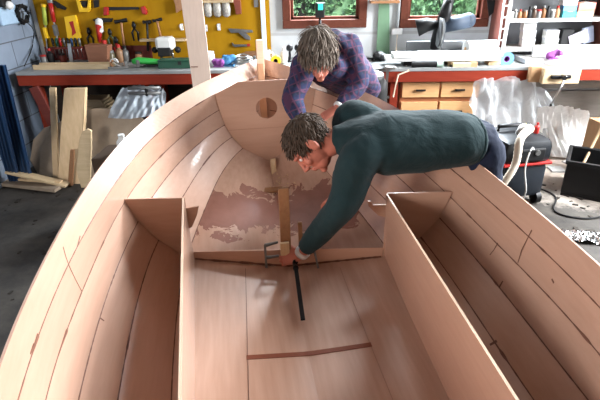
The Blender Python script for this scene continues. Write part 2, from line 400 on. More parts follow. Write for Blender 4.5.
def nsp(xk, yk, x):
    n = len(xk); h = np.diff(xk); A = np.eye(n); d = np.zeros(n)
    for i in range(1, n-1):
        A[i, i-1] = h[i-1]; A[i, i] = 2*(h[i-1]+h[i]); A[i, i+1] = h[i]; d[i] = 6*((yk[i+1]-yk[i])/h[i]-(yk[i]-yk[i-1])/h[i-1])
    M = np.linalg.solve(A, d)
    j = int(np.clip(np.searchsorted(xk, x)-1, 0, n-2)); hh = h[j]; t0 = xk[j+1]-x; t1 = x-xk[j]
    if x < xk[0]:
        sl = (yk[1]-yk[0])/h[0] - h[0]*M[1]/6; return yk[0]+sl*(x-xk[0])
    return M[j]*t0**3/(6*hh)+M[j+1]*t1**3/(6*hh)+(yk[j]/hh-M[j]*hh/6)*t0+(yk[j+1]/hh-M[j+1]*hh/6)*t1
S0 = -2.0
def seam(k, s):
    se, b, z = SEAMS[k]
    return nsp(np.array(KS+[se]), np.array(b+[.012]), s), nsp(np.array(KS+[se]), np.array(z), s)
def keel(s): return nsp(np.array(KS+[KEEL[0]]), np.array(KEEL[2]), s)
def hullb(z, s):           # half breadth of the inner hull face at height z
    prev = None
    for k in range(6):
        b, zz = seam(k, s)
        if prev and (prev[1]-z)*(zz-z) <= 0:
            t = (z-prev[1])/(zz-prev[1]) if zz != prev[1] else 0; return prev[0]+(b-prev[0])*t
        prev = (b, zz)
    return prev[0]
NS = 120
strake_names = ['sheer_strake', 'upper_strake', 'middle_strake', 'lower_strake', 'garboard_strake']
allv, allf = [], []
for sgn in (-1, 1):
    for k in range(5):
        rows = []
        for i in range(NS+1):
            t = i/NS; sa = S0+(SEAMS[k][0]-S0)*t; sb = S0+(SEAMS[k+1][0]-S0)*t
            b0, z0 = seam(k, sa); b1, z1 = seam(k+1, sb)
            rows.append([Vector((sgn*(b0+(b1-b0)*q), sa+(sb-sa)*q, z0+(z1-z0)*q)) for q in (0, .333, .667, 1)])
        mb = MB()
        mb.grid(rows if sgn < 0 else [r[::-1] for r in rows])
        n0 = len(allv); allv += mb.v; allf += [tuple(a+n0 for a in f) for f in mb.f]
        o = mb.build(strake_names[k], ply, boat, solid=.008, solid_off=-1, local=True)
# bottom
rows = []
for i in range(NS+1):
    t = i/NS; s5 = S0+(SEAMS[5][0]-S0)*t; sk = S0+(KEEL[0]-S0)*t
    b, z = seam(5, s5); zk = keel(sk); r = []
    for q in (-1, -.8, -.6, -.4, -.2, 0, .2, .4, .6, .8, 1):
        a = abs(q); r.append(Vector((q*b, sk+(s5-sk)*a, zk+(z-zk)*a)))
    rows.append(r[::-1])
mb = MB().grid(rows[::-1]); n0 = len(allv); allv += mb.v; allf += [tuple(a+n0 for a in f) for f in mb.f]
mb.build('bottom_panel', bottom_m, boat, solid=.009, solid_off=-1, local=True)
hull_bvh = BVHTree.FromPolygons(allv, allf)
def bottomz(s, b):
    h = hull_bvh.ray_cast(Vector((b, s, 1.5)), Vector((0, 0, -1)))
    return h[0].z if h[0] else .3
# seam fillets (irregular thin ribbons of brown epoxy)
def inward(k, s, sgn):
    b, z = seam(k, s); return Vector((-sgn*.75, 0, .65)) if k < 5 else Vector((-sgn*.4, 0, .9))
for sgn in (-1, 1):
    for k in range(1, 6):
        rnd = random.Random(k*7+sgn); ring = []; n = 150
        for i in range(n+1):
            s = S0+.02+(SEAMS[k][0]-.05-S0)*i/n; b, z = seam(k, s); p = Vector((sgn*b, s, z)); nn = inward(k, s, sgn).normalized()
            pu = Vector((sgn*seam(k-1, s)[0], s, seam(k-1, s)[1])); up = (pu-p).normalized()
            if k < 5: pl = Vector((sgn*seam(k+1, s)[0], s, seam(k+1, s)[1]))
            else: pl = Vector((0, s, keel(min(s, 1.0))))
            dn = (pl-p).normalized()
            w = .0016+.0014*rnd.random()
            if math.sin(s*9+k*2.1+sgn)+.5*math.sin(s*23+k) > 1.05: w += .0035*rnd.random()
            p2 = p+nn*.0008
            ring.append([p+up*w+nn*.0004, p2+nn*.0006, p+dn*w+nn*.0004])
        MB().grid(ring).build('seam_fillet', seam_m, boat, local=True, solid=.001, solid_off=0)
# bulkheads.  plane of the amidships bulkhead is slightly skewed: s = -.035-.14 b
def sk(b): return -.035-.14*b
def plate(pts, th, name, m, tilt=None):
    """pts (b,z) on the skewed plane, thickness th forward"""
    a = [Vector((b, sk(b), z)) for b, z in pts]
    return MB().prism(a, (0, th, 0)).build(name, m, boat, local=True)
for sgn in (-1, 1):
    ins = .488 if sgn < 0 else .492
    zt = .697
    pts = [(ins, zt)]
    sb = sk(sgn*.65)
    pts.append((hullb(zt, sb)-.001, zt))
    for k in (3, 4, 5):
        b, z = seam(k, sb); pts.append((b-.001, z+.001))
    pts.append((ins, bottomz(sk(sgn*ins), sgn*ins)+.001))
    # seam 2 lies near the top
    o = plate([(sgn*b, z) for b, z in pts], .009, 'side_bulkhead', ply_up)
    # seat front
    n = 24; top, bot = [], []
    for i in range(n+1):
        s = sk(sgn*ins)+(-1.9-sk(sgn*ins))*i/n
        if sgn < 0: bt = .491-(.034-s)*.0626; bb = .482-(.03-s)*.046
        else: bt = .484-(-.10-s)*.0415; bb = .500-(-.129-s)*.058
        top.append(Vector((sgn*bt, s, .695))); bot.append(Vector((sgn*bb, s, bottomz(s, sgn*bb)+.001)))
    mb = MB(); th = .009*sgn
    ring = [[top[i], top[i]+Vector((th, 0, 0)), bot[i]+Vector((th, 0, 0)), bot[i]] for i in range(n+1)]
    vs = [p for r in ring for p in r]; fs = [(i*4+j, i*4+(j+1) % 4, i*4+4+(j+1) % 4, i*4+4+j) for i in range(n) for j in range(4)] + [(0, 1, 2, 3), (n*4, n*4+1, n*4+2, n*4+3)]
    mb.add(vs, fs); sf = mb.build('seat_front', ply, boat, local=True)
    e = MB(); e.add([p+Vector((0, 0, dz)) for r in ring for p, dz in ((r[0], .0), (r[1], .0), (r[1], .0015), (r[0], .0015))], [(i*4+j, i*4+(j+1) % 4, i*4+4+(j+1) % 4, i*4+4+j) for i in range(n) for j in range(4)])
    tag(e.build('cut_edge', ply_edge, sf, local=True), 'pale cut plywood edge')
# low board between the seats
pts = [(-.484, .385), (.488, .385)] + [(b, bottomz(sk(b), b)+.001) for b in (.488, .3, .1, 0, -.1, -.3, -.484)]
plate(pts, .009, 'low_bulkhead', ply_up)
ring = []
rnd = random.Random(4)
for i in range(61):
    b = -.478+.96*i/60; s = sk(b); z = bottomz(s, b); w = .003+.004*rnd.random()
    ring.append([Vector((b, s-w*1.6, z+.002)), Vector((b, s-.001, z+.004+w*.3)), Vector((b, s-.001, z+w+.004))])
MB().grid(ring).build('seam_fillet', seam_m, boat, local=True, solid=.001)
plate([(.40, .655), (.414, .655), (.426, .634), (.49, .634), (.49, .565), (.455, .575), (.405, .628)], .012, 'seat_tab', ply_up)
plate([(-.425, .650), (-.488, .640), (-.488, .525), (-.472, .535), (-.44, .60)], .012, 'seat_tab', ply_up)
# seams and butt strap on the sole
def ribbon(pts, w, name, m, h=.0015):
    pts = [Vector((b, s, bottomz(s, b)+.0012)) for b, s in pts]; ring = []
    for i, p in enumerate(pts):
        t = (pts[min(i+1, len(pts)-1)]-pts[max(i-1, 0)]).normalized(); sd = t.cross(Vector((0, 0, 1))).normalized()
        ring.append([p-sd*w/2, p+sd*w/2])
    return MB().grid(ring).build(name, m, boat, local=True, solid=h, solid_off=0)
ribbon([(-.222-(.02-s)*.032, s) for s in np.linspace(-.05, -1.9, 30)], .0022, 'bottom_seam', seam_m)
ribbon([(.258-(0-s)*.0, s) for s in np.linspace(-.12, -1.9, 30)], .001, 'bottom_seam', plain('faint_seam', (.3, .15, .1), .5))
ribbon([(b, -.672-.03*b) for b in np.linspace(-.248, .262, 12)], .023, 'butt_strip', wood('butt_strip_brown', (.19, .055, .03), (.24, .085, .05), (14, 14, 2), .7), .002)
# bow bulkhead with round hole
SB = .945
pts = []
kb = [(hullb(1.048, SB), 1.048)] + [seam(k, SB) for k in (1, 2, 3, 4, 5)]
outl = [(-b+.002, z) for b, z in kb] + [(0, keel(SB)+.002)] + [(b-.002, z) for b, z in kb[::-1]]
bm = bmesh.new(); hc, hz, hr = .0, .868, .070
ov = [bm.verts.new((b, SB, z)) for b, z in outl]; hv = [bm.verts.new((hc+hr*math.cos(2*math.pi*i/32), SB, hz+hr*math.sin(2*math.pi*i/32))) for i in range(32)]
oe = [bm.edges.new((ov[i], ov[(i+1) % len(ov)])) for i in range(len(ov))]; he = [bm.edges.new((hv[i], hv[(i+1) % 32])) for i in range(32)]
bmesh.ops.triangle_fill(bm, use_beauty=True, use_dissolve=False, edges=oe+he)
me = bpy.data.meshes.new('bow_bulkhead'); bm.to_mesh(me); bm.free(); me.materials.append(ply_up)
o = bpy.data.objects.new('bow_bulkhead', me); COL.objects.link(o); o.parent = boat
md = o.modifiers.new('thick', 'SOLIDIFY'); md.thickness = .009; md.offset = 0
bbh = o
mb = MB(); zz = .735
mb.box((0, SB-.0055, zz), (2*hullb(zz, SB)-.01, .0012, .0016)); mb.build('joint_line', plain('faint_seam', (.3, .15, .1), .5), bbh, local=True)
# stem post and stick
MB().box((-.005, 1.19, .83), (.045, .05, .55), Matrix.Rotation(R(-14), 3, 'X'), .004).build('stem_post', wood('stem_wood', (.42, .22, .12), (.55, .32, .19), (12, 12, 1.5), .5), boat, local=True)
MB().box((.0, 1.30, 1.13), (.05, .03, .24), None, .003).build('stem_head', ply_edge, boat, local=True)
# transom closing the stern and the keel stick by the bow bulkhead
kb = [seam(k, S0+.012) for k in range(6)]
MB().prism([(-b+.002, S0+.012, z) for b, z in kb]+[(b-.002, S0+.012, z) for b, z in kb[::-1]], (0, .012, 0)).build('transom', ply_up, boat, local=True)
MB().box((.02, .86, keel(.86)+.03), (.035, .022, .11), Matrix.Rotation(R(-30), 3, 'X'), .003).build('limber_block', pine, boat, local=True)
MB().box((.015, .655, keel(.655)+.012), (.21, .05, .012), Matrix.Rotation(math.atan2(keel(.7)-keel(.6), .1), 3, 'X'), .002).build('cross_batten', oak, boat, local=True)
# smears and scratches on the strakes: placed where they lie on the planking
Minv = (Matrix.Translation((BO.x, BO.y, 0)) @ Matrix.Rotation(BYAW, 4, 'Z')).inverted()
def onhull(u, v):
    d = (Minv.to_3x3() @ ray(u, v)).normalized(); o = Minv @ CAM; h = hull_bvh.ray_cast(o, d)
    return h[0], h[1]
def smear(px, w, m=seam_m):
    ring = []; P = [onhull(u, v) for u, v in px]
    P = [(p, n if n.dot((Minv @ CAM)-p) > 0 else -n) for p, n in P if p]
    for i, (p, n) in enumerate(P):
        t = (P[min(i+1, len(P)-1)][0]-P[max(i-1, 0)][0]).normalized(); sd = t.cross(n).normalized(); ww = w*(.5+random.random())
        ring.append([p-sd*ww+n*.001, p+sd*ww+n*.001])
    if len(ring) > 1: MB().grid(ring).build('epoxy_smear', m, boat, local=True, solid=.0008)
smear([(63, 247), (66, 258), (69, 266), (75, 279), (82, 292)], .0013)
smear([(532, 230), (528, 238), (522, 250), (518, 263)], .003); smear([(498, 243), (494, 250), (490, 255)], .003); smear([(503, 281), (499, 288)], .003)
smear([(552, 279), (554, 283)], .005); smear([(490, 345), (497, 341)], .004); smear([(100, 318), (104, 321)], .003)
smear([(34, 345), (30, 354)], .004); smear([(38, 335), (33, 350)], .005); smear([(80, 236), (77, 247)], .003)
# wooden shores carrying the hull (outside, under the bilge)
for s, lab in ((-1.2, 'forward'), (.45, 'aft')):
    t = thing('trestle', BW(s, 0, 0), 'plain timber trestle under the %s half of the hull' % ('after' if s < 0 else 'bow'), 'trestle', rz=BYAW)
    zt = min(keel(s), keel(s-.035), keel(s+.035))-.012; OFF[t.name] = Vector()
    MB().box((0, 0, zt-.03), (.9 if s < 0 else .6, .07, .06), bev=.004).build('beam', pine_flat, t, local=True)
    for x in (-.25, .25):
        MB().box((x, 0, (zt-.06)/2), (.06, .06, zt-.06), bev=.004).build('leg', pine, t, local=True)

# ------------------------------------------------------------------ clamping job on the low board
def clamp(name, spine, bar, w, jaws, label, handle=None, mat=iron, loc=None, tail=None, cat='clamp'):
    """F-clamp: bar from spine[0] to spine[1]; jaws = list of (t, tipvector)"""
    a, b = Vector(spine[0]), Vector(spine[1]); t = thing(name, loc or a, label, cat)
    ax = (b-a).normalized(); q = ax.to_track_quat('Z', 'Y').to_matrix()
    MB().box((a+b)/2, (w, w*.45, (b-a).length), q, .001).build('bar', bar, t)
    for i, (f, tip) in enumerate(jaws):
        p = a+(b-a)*f; e = p+Vector(tip)
        j = MB().loft([p, p+Vector(tip)*.5, e], [(w*.75, w*.9), (w*.6, w*.7), (w*.55, w*.55)], 8); j.build('jaw', mat, t, smooth=2)
        if i == 1 and handle:
            h = Vector(handle); ph = e-h.normalized()*.02
            sp_ = MB().cyl(ph, e+h.normalized()*.10, .0045, n=8).build('screw', steel, t, smooth=True)
            MB().limb([e+h.normalized()*.06, e+h.normalized()*.13], [.011, .012], 10).build('handle', black, t, smooth=True)
    return t
def L(s, b, z): return BW(s, b, z)
f_ = lambda b: sk(b)
c1 = (L(sk(-.1)-.03, -.115, .34), L(sk(-.1)-.03, -.115, .45))
clamp('f_clamp', (L(-.075, -.117, .315), L(-.055, -.117, .44)), iron, .012, [(.98, L(.02, -.05, 0)-L(0, -.117, 0)), (.45, L(.005, -.05, 0)-L(0, -.117, 0))], 'grey steel clamp left of the hand on the low bulkhead', None)
clamp('f_clamp', (L(-.12, .145, .31), L(-.02, .125, .45)), iron, .010, [(.95, L(.05, .07, .0)-L(0, .125, 0)), (.5, L(.03, .08, 0)-L(0, .125, 0))], 'thin grey clamp right of the hand, on the low bulkhead', None)
# long black bar clamp lying across the sole
p0 = L(-.085, .030, .345); p1 = atz(303, 322, .30)
clamp('bar_clamp', (p0, p1+Vector((0, 0, .012))), blacksteel, .020, [(.03, L(.07, .0, -.01)-L(0, 0, 0)), (.14, L(.05, .0, -.008)-L(0, 0, 0))], 'long black bar clamp reaching from the hand down onto the sole', None, mat=blacksteel)
# pad blocks
us = MB().box(L(-.024, -.008, .515), (.052, .022, .43), Matrix.Rotation(BYAW, 3, 'Z') @ Matrix.Rotation(R(-3), 3, 'X'), .003)
single(us, 'upright_batten', oak, 'tall brown batten clamped upright to the low bulkhead above the hand', 'batten')
pb = MB().box(L(-.052, -.016, .405), (.045, .018, .075), Matrix.Rotation(BYAW, 3, 'Z'), .003)
single(pb, 'clamp_pad', pine, 'small pale wooden pad block clamped above the hand', 'wood block')
ps = MB().box(L(.015, .075, .445), (.022, .02, .13), Matrix.Rotation(BYAW, 3, 'Z') @ Matrix.Rotation(R(-12), 3, 'X'), .002)
single(ps, 'upright_stick', oak, 'short brown stick standing behind the low bulkhead beside the wrist', 'stick')
# shavings
mb = MB(); rnd = random.Random(5)
for _ in range(70):
    s = .70+rnd.gauss(0, .05); b = .045+rnd.gauss(0, .035); z = bottomz(s, b)+.003; a = rnd.uniform(0, 6.28); l = rnd.uniform(.004, .012)
    p = L(s, b, z); d = Vector((math.cos(a)*l, math.sin(a)*l, rnd.uniform(0, .004))); e = Vector((-d.y, d.x, 0))*.4
    mb.add([p-d, p+e, p+d, p-e+Vector((0, 0, .003))], [(0, 1, 2, 3)])
single(mb, 'wood_shavings', pine, 'pale wood shavings scattered at the foot of the bow bulkhead', 'shavings', kind='stuff')
def smoothline(P, n=40):
    xs = np.arange(len(P)).astype(float)
    return [Vector(tuple(float(nsp(xs, np.array([p[k] for p in P]), i/n*(len(P)-1))) for k in range(3))) for i in range(n+1)]
def sleeve(mb, pts, rad, n=18):
    P = smoothline([Vector(p) for p in pts], 28); xs = np.arange(len(pts)).astype(float); r = [float(np.interp(i/28*(len(pts)-1), xs, rad)) for i in range(29)]
    mb.loft(P, r, n, up=(.35, .8, .45))
    for p, q in list(zip(P, r))[:-2:2]: mb.ball(p, q*.99, 14)
# ------------------------------------------------------------------ people
def remesh(mb, name, m, parent, vox, sm=4, fac=.5, disp=0, dscale=.12):
    o = mb.build(name, m, parent, smooth=True)
    r = o.modifiers.new('r', 'REMESH'); r.mode = 'VOXEL'; r.voxel_size = vox; r.use_smooth_shade = True
    if sm: s_ = o.modifiers.new('s', 'SMOOTH'); s_.iterations = sm; s_.factor = fac
    if disp:
        t = bpy.data.textures.new(name+'_folds', 'CLOUDS'); t.noise_scale = dscale; t.noise_depth = 2
        d = o.modifiers.new('d', 'DISPLACE'); d.texture = t; d.strength = disp; d.mid_level = .5; d.texture_coords = 'LOCAL'
    bake(o)
    if not o.data.materials: o.data.materials.append(m)
    for p in o.data.polygons: p.use_smooth = True
    return o
def head_frame(c, up, fwd):
    z = Vector(up).normalized(); y = Vector(fwd); y = (y-z*y.dot(z)).normalized(); x = y.cross(z)
    M = Matrix((x, y, z)).transposed().to_4x4(); M.translation = c; return M
def add_head(mb, M):
    T = lambda p: M @ Vector(p); Q = M.to_3x3()
    mb.ball(T((0, -.014, .034)), (.075, .096, .084), 20, Q); mb.ball(T((0, .028, -.015)), (.062, .068, .085), 18, Q)
    mb.ball(T((0, .042, -.072)), (.046, .048, .040), 14, Q); mb.ball(T((0, .078, -.098)), (.021, .018, .018), 10, Q)
    mb.loft([T((0, .088, .022)), T((0, .104, -.005)), T((0, .119, -.030)), T((0, .100, -.040))], [.009, .011, .014, .010], 10)
    mb.ball(T((0, .114, -.030)), .0135, 10); mb.ball(T((.012, .102, -.034)), .009, 8); mb.ball(T((-.012, .102, -.034)), .009, 8)
    mb.loft([T((-.05, .072, .030)), T((-.025, .090, .032)), T((0, .090, .030)), T((.025, .090, .032)), T((.05, .072, .030))], [.008, .011, .009, .011, .008], 8)
    for sx in (-1, 1):
        mb.ball(T((sx*.045, .066, -.022)), (.022, .02, .018), 10, Q)
        mb.ball(T((sx*.078, -.008, -.004)), (.011, .021, .033), 12, Q @ Matrix.Rotation(sx*R(14), 3, 'Z'))
        mb.loft([T((sx*.088, -.020, .018)), T((sx*.091, -.024, .0)), T((sx*.086, -.012, -.028))], [.006, .006, .007], 8)
    mb.ball(T((0, .096, -.058)), (.022, .011, .0065), 10, Q); mb.ball(T((0, .094, -.069)), (.019, .011, .007), 10, Q)
def add_hand(mb, wrist, d, n, thumb, curls, sc_=1.0, spread=.06):
    """wrist point, direction d towards knuckles, n palm normal (palm side), thumb side vector"""
    d = Vector(d).normalized(); n = Vector(n); n = (n-d*n.dot(d)).normalized(); t = d.cross(n)
    if t.dot(Vector(thumb)) < 0: t = -t
    w = Vector(wrist)
    mb.loft([w-d*.01, w+d*.03*sc_, w+d*.065*sc_, w+d*.092*sc_], [(.026*sc_, .019*sc_), (.036*sc_, .017*sc_), (.041*sc_, .015*sc_), (.039*sc_, .012*sc_)], 14, up=n)
    lens = [(.043, .026, .021), (.047, .030, .022), (.044, .027, .021), (.034, .021, .018)]
    for i in range(4):
        off = (.029-.0195*i)*sc_; p = w+d*(.086-.004*abs(i-1.2))*sc_+t*off; dirn = (d+t*(spread*(1.5-i))).normalized(); pts = [p-dirn*.02]; cur = p; rad = [.0095*sc_]
        pts.append(p); rad.append(.0098*sc_); ang = 0
        for j, l in enumerate(lens[i]):
            ang += curls[i][j] if isinstance(curls[i], (tuple, list)) else curls[i]
            dd = dirn*math.cos(ang)+n*math.sin(ang); cur = cur+dd*l*sc_; pts.append(cur); rad.append((.0092-.0011*(j+1))*sc_)
        mb.limb(pts, rad, 8)
    b = w+d*.022*sc_+t*.026*sc_; k1 = b+(d*.55+t*.65+n*.35).normalized()*.038*sc_; k2 = k1+(d*.75+t*.2+n*.55).normalized()*.030*sc_; k3 = k2+(d*.85-t*.1+n*.5).normalized()*.024*sc_
    mb.limb([b-d*.005, k1, k2, k3], [.014*sc_, .0115*sc_, .010*sc_, .008*sc_], 8)
def add_hair(M, parent, m, name, n, length, seed, front, nape, rad=.0042, droop=(0, 0, -1), side_low=-.02, fwdcomb=.5):
    """cap of hair plus combed tapering locks on it; coordinates in the head frame"""
    T = lambda p: M @ Vector(p); Q = M.to_3x3(); rnd = random.Random(seed); mb = MB()
    C = Vector((0, -.014, .034)); A = Vector((.081, .103, .091))
    def inside(p):
        # scalp area
        lim = front if p.y > .05 else (side_low if p.y > -.02 else nape)
        return p.z > lim + max(0, (p.y-.05))*.2
    # scalp cap
    bm = bmesh.new(); bmesh.ops.create_uvsphere(bm, u_segments=28, v_segments=18, radius=1)
    for v in bm.verts: v.co = Vector((v.co.x*A.x*.985, v.co.y*A.y*.985, v.co.z*A.z*.985))+C
    bmesh.ops.delete(bm, geom=[v for v in bm.verts if not inside(v.co)], context='VERTS')
    bm.verts.index_update(); mb.add([M @ v.co for v in bm.verts], [[v.index for v in f.verts] for f in bm.faces]); bm.free()
    k = 0
    while k < n:
        d = Vector((rnd.gauss(0, 1), rnd.gauss(0, 1), rnd.gauss(0, 1))).normalized(); p = Vector((d.x*A.x, d.y*A.y, d.z*A.z))+C
        if not inside(p): continue
        k += 1
        nn = Vector((d.x/A.x, d.y/A.y, d.z/A.z)).normalized(); crown = Vector((.01, -.055, .12))
        g = (p-crown); g = (g-nn*g.dot(nn)); g = g.normalized() if g.length > 1e-4 else Vector((1, 0, 0))
        g = (g+Vector((rnd.gauss(0, .3), rnd.gauss(0, .3), rnd.gauss(0, .3)))+Vector((0, fwdcomb*max(0, d.z), 0))).normalized()
        l = length*rnd.uniform(.6, 1.25); dr = Vector(droop)*.35; pts = []; q = p-nn*.002; dirn = (g*.9+nn*.28).normalized()
        wq = M @ q; dw = Q @ dirn
        for j in range(5):
            pts.append(wq); dw = (dw+Vector(droop)*.13-(Q @ nn)*.10).normalized(); wq = wq+dw*l/4
        mb.loft(pts, [(rad*2*a, rad*a) for a in (.8, 1, .9, .6, .1)], 5, caps=False)
    return mb.build(name, m, parent, smooth=True)
V = Vector
# ---- man in the green fleece, bent over the starboard gunwale
m1 = thing('person', (.82, 2.18, 0), 'man in dark green fleece and jeans bending over the gunwale, arm reaching to the clamps', 'person')
hip, waist, mid, chest, shm, neck = aty(475, 140, 2.14), aty(455, 138, 2.11), aty(420, 141, 2.10), aty(378, 142, 2.07), aty(352, 138, 2.07), aty(336, 137, 2.07)
headc = aty(311, 143, 2.06)
shN, elN, wrN = aty(362, 157, 1.95), aty(340, 208, 1.93), aty(301, 254, 2.02)
shF, elF, wrF = aty(352, 120, 2.24), aty(352, 158, 2.32), aty(336, 194, 2.24)
HM = head_frame(headc, (-.86, .05, .40), (-.42, -.16, -.9)) @ Matrix.Scale(1.07, 4)
body = MB(); add_head(body, HM)
body.limb([HM @ V((0, -.025, -.03)), HM @ V((0, -.03, -.08)), neck+V((.02, 0, -.01))], [.055, .055, .06], 16)
body.loft([neck+V((.03, 0, 0)), shm+V((.03, 0, -.02)), chest, mid, waist, hip], [(.09, .06), (.14, .075), (.145, .10), (.135, .095), (.13, .085), (.14, .09)], 18, up=(0, 0, 1))
for sh, el, wr in ((shN, elN, wrN), (shF, elF, wrF)): body.limb([sh, el, wr], [.045, .038, .027], 12)
add_hand(body, wrN+(wrN-elN).normalized()*.012, (-.93, .12, -.28), (.05, .75, -.6), (-.3, -.2, .8), [(.5, .75, .5), (.55, .8, .55), (.6, .85, .55), (.65, .9, .6)])
add_hand(body, wrF+(wrF-elF).normalized()*.012, (-.05, -.1, -.98), (-.2, .95, -.1), (-.9, -.2, .3), [(.4, .5, .4)]*4)
kn = [hip+V((.06, -.09, -.46)), hip+V((.07, .11, -.46))]; ft = [V((kn[0].x+.07, kn[0].y+.0, .07)), V((kn[1].x+.10, kn[1].y+.03, .07))]
hp = [hip+V((.035, -.08, -.03)), hip+V((.035, .08, -.03))]
for a, b, c_ in zip(hp, kn, ft): body.limb([a, b, c_], [.065, .045, .032], 12)
bo1 = remesh(body, 'body', skin_red, m1, .0045, 3)
cl = MB()
cl.loft([neck+V((.012, 0, -.012)), shm+V((.03, 0, -.015)), chest+V((.02, 0, -.005)), mid, waist, waist+(hip-waist)*.55], [(.08, .07), (.168, .105), (.185, .145), (.18, .142), (.168, .125), (.162, .118)], 24, up=(0, 0, 1))
cl.loft([neck+V((-.022, 0, -.005)), neck+V((.02, 0, -.01)), neck+V((.06, 0, -.015))], [(.060, .058), (.070, .066), (.10, .08)], 18, up=(0, 0, 1))
for sh, el, wr in ((shN, elN, wrN), (shF, elF, wrF)):
    s0 = sh+(chest-sh)*.45+V((.05, 0, 0)); sleeve(cl, [s0, sh, sh+(el-sh)*.5, el, el+(wr-el)*.5, wr-(wr-el).normalized()*.045], [.100, .096, .084, .072, .060, .044])
fl = remesh(cl, 'fleece', fleece, m1, .009, 9, disp=.014, dscale=.13)
cuf = MB().loft([waist+(hip-waist)*.42, waist+(hip-waist)*.62], [(.164, .119), (.163, .118)], 24, up=(0, 0, 1))
remesh(cuf, 'hem', fleece, m1, .008, 2)
tr = MB()
tr.loft([waist+(hip-waist)*.4, hip, hip+V((.05, .01, -.06))], [(.140, .10), (.148, .10), (.135, .08)], 20, up=(0, 0, 1))
for a, b, c_ in zip(hp, kn, ft): tr.limb([a, a+(b-a)*.5, b, b+(c_-b)*.5, c_+V((0, 0, .03))], [.082, .078, .068, .062, .062], 16)
remesh(tr, 'jeans', jeans, m1, .009, 3, disp=.016, dscale=.08)
for c_ in ft:
    MB().loft([c_+V((.05, .0, -.03)), c_+V((0, 0, -.02)), c_+V((-.08, -.0, -.035)), c_+V((-.17, 0, -.045))], [(.036, .035), (.042, .045), (.046, .032), (.036, .022)], 14, up=(0, 0, 1)).build('shoe', black, m1, smooth=True)
add_hair(HM, m1, hair_m, 'hair', 1500, .036, 3, .055, -.055, droop=(-.3, 0, -1), side_low=.012, fwdcomb=.8, rad=.0022)
for sx in (-1, 1): MB().ball(HM @ V((sx*.031, .0765, .010)), .0105, 10).build('eye', white, m1, smooth=True)
wd = (wrN-elN).normalized(); MB().loft([wrN-wd*.026, wrN-wd*.002], [.039, .038], 16).build('watch_band', white, m1, smooth=True)
# ---- man in plaid, behind the bow
m2 = thing('person', (.30, 3.25, 0), 'man in blue and purple plaid shirt with grey hair leaning head-down over the bow', 'person')
h2 = aty(319, 53, 2.60); s2m, hip2 = aty(331, 50, 2.82), V((.25, 3.20, .99))
L2 = [aty(350, 48, 2.86), aty(359, 84, 2.80), aty(339, 107, 2.70)]; R2 = [aty(305, 66, 2.74), aty(293, 98, 2.66), aty(301, 126, 2.60)]
HM2 = head_frame(h2, (-.12, -.62, .78), (-.05, -.72, -.72)) @ Matrix.Scale(1.08, 4)
b2 = MB(); add_head(b2, HM2)
b2.limb([HM2 @ V((0, -.025, -.03)), HM2 @ V((0, -.035, -.08)), s2m+V((0, .0, .0))], [.055, .055, .06], 16)
b2.loft([s2m+V((0, -.02, .01)), s2m+V((.01, .05, .0)), (s2m+hip2)/2+V((0, 0, .03)), hip2], [(.10, .07), (.15, .09), (.145, .10), (.15, .095)], 18, up=(0, -.4, 1))
for a in (L2, R2): b2.limb(a, [.045, .038, .027], 12)
add_hand(b2, L2[2]+(L2[2]-L2[1]).normalized()*.012, (-.8, -.15, -.4), (-.1, .2, -.95), (0, .9, .2), [(.3, .4, .3)]*4)
add_hand(b2, R2[2]+(R2[2]-R2[1]).normalized()*.012, (.35, -.15, -.9), (.2, .9, 0), (.9, 0, .2), [(.3, .5, .3)]*4)
k2 = [V((.20, 3.28, .52)), V((.38, 3.24, .52))]; f2 = [V((.21, 3.38, .07)), V((.39, 3.32, .07))]; q2 = [hip2+V((-.08, .02, -.04)), hip2+V((.09, .02, -.04))]
for a, b, c_ in zip(q2, k2, f2): b2.limb([a, b, c_], [.065, .045, .032], 12)
remesh(b2, 'body', skin_red, m2, .0045, 3)
c2 = MB()
c2.loft([s2m+V((-.005, -.045, .01)), s2m+V((.005, .03, .01)), s2m+(hip2-s2m)*.35, s2m+(hip2-s2m)*.7, hip2+V((0, .0, -.03))], [(.085, .065), (.170, .105), (.175, .12), (.165, .118), (.165, .115)], 24, up=(0, -.4, 1))
c2.loft([s2m+V((-.02, -.10, -.07)), s2m+V((-.015, .0, -.10)), s2m+V((0, .12, -.13)), hip2+V((0, -.02, -.02))], [(.07, .05), (.135, .10), (.15, .12), (.15, .11)], 20, up=(0, -.4, 1))
for a in (L2, R2):
    s0 = a[0]+(s2m-a[0])*.3+V((0, .05, 0)); sleeve(c2, [s0, a[0], a[0]+(a[1]-a[0])*.5, a[1], a[1]+(a[2]-a[1])*.5, a[2]-(a[2]-a[1]).normalized()*.015], [.080, .076, .068, .060, .051, .040])
remesh(c2, 'flannel_shirt', plaid, m2, .009, 3, disp=.020, dscale=.09)
t2 = MB(); t2.loft([hip2+V((0, -.02, .06)), hip2+V((0, 0, -.05)), hip2+V((.02, .02, -.12))], [(.155, .11), (.165, .12), (.16, .10)], 20, up=(0, 1, 0))
for a, b, c_ in zip(q2, k2, f2): t2.limb([a, a+(b-a)*.5, b, b+(c_-b)*.5, c_+V((0, 0, .03))], [.095, .086, .070, .064, .064], 16)
remesh(t2, 'trousers', black, m2, .010, 3)
for c_ in f2: MB().loft([c_+V((0, .05, -.03)), c_+V((0, 0, -.02)), c_+V((0, -.08, -.035)), c_+V((0, -.17, -.045))], [(.036, .035), (.042, .045), (.046, .032), (.036, .022)], 14, up=(0, 0, 1)).build('shoe', black, m2, smooth=True)
add_hair(HM2, m2, hair_g, 'hair', 1500, .075, 9, .045, -.06, droop=(-.15, -.25, -1), side_low=-.03, fwdcomb=1.0, rad=.0026)
for sx in (-1, 1): MB().ball(HM2 @ V((sx*.031, .0765, .010)), .0105, 10).build('eye', white, m2, smooth=True)
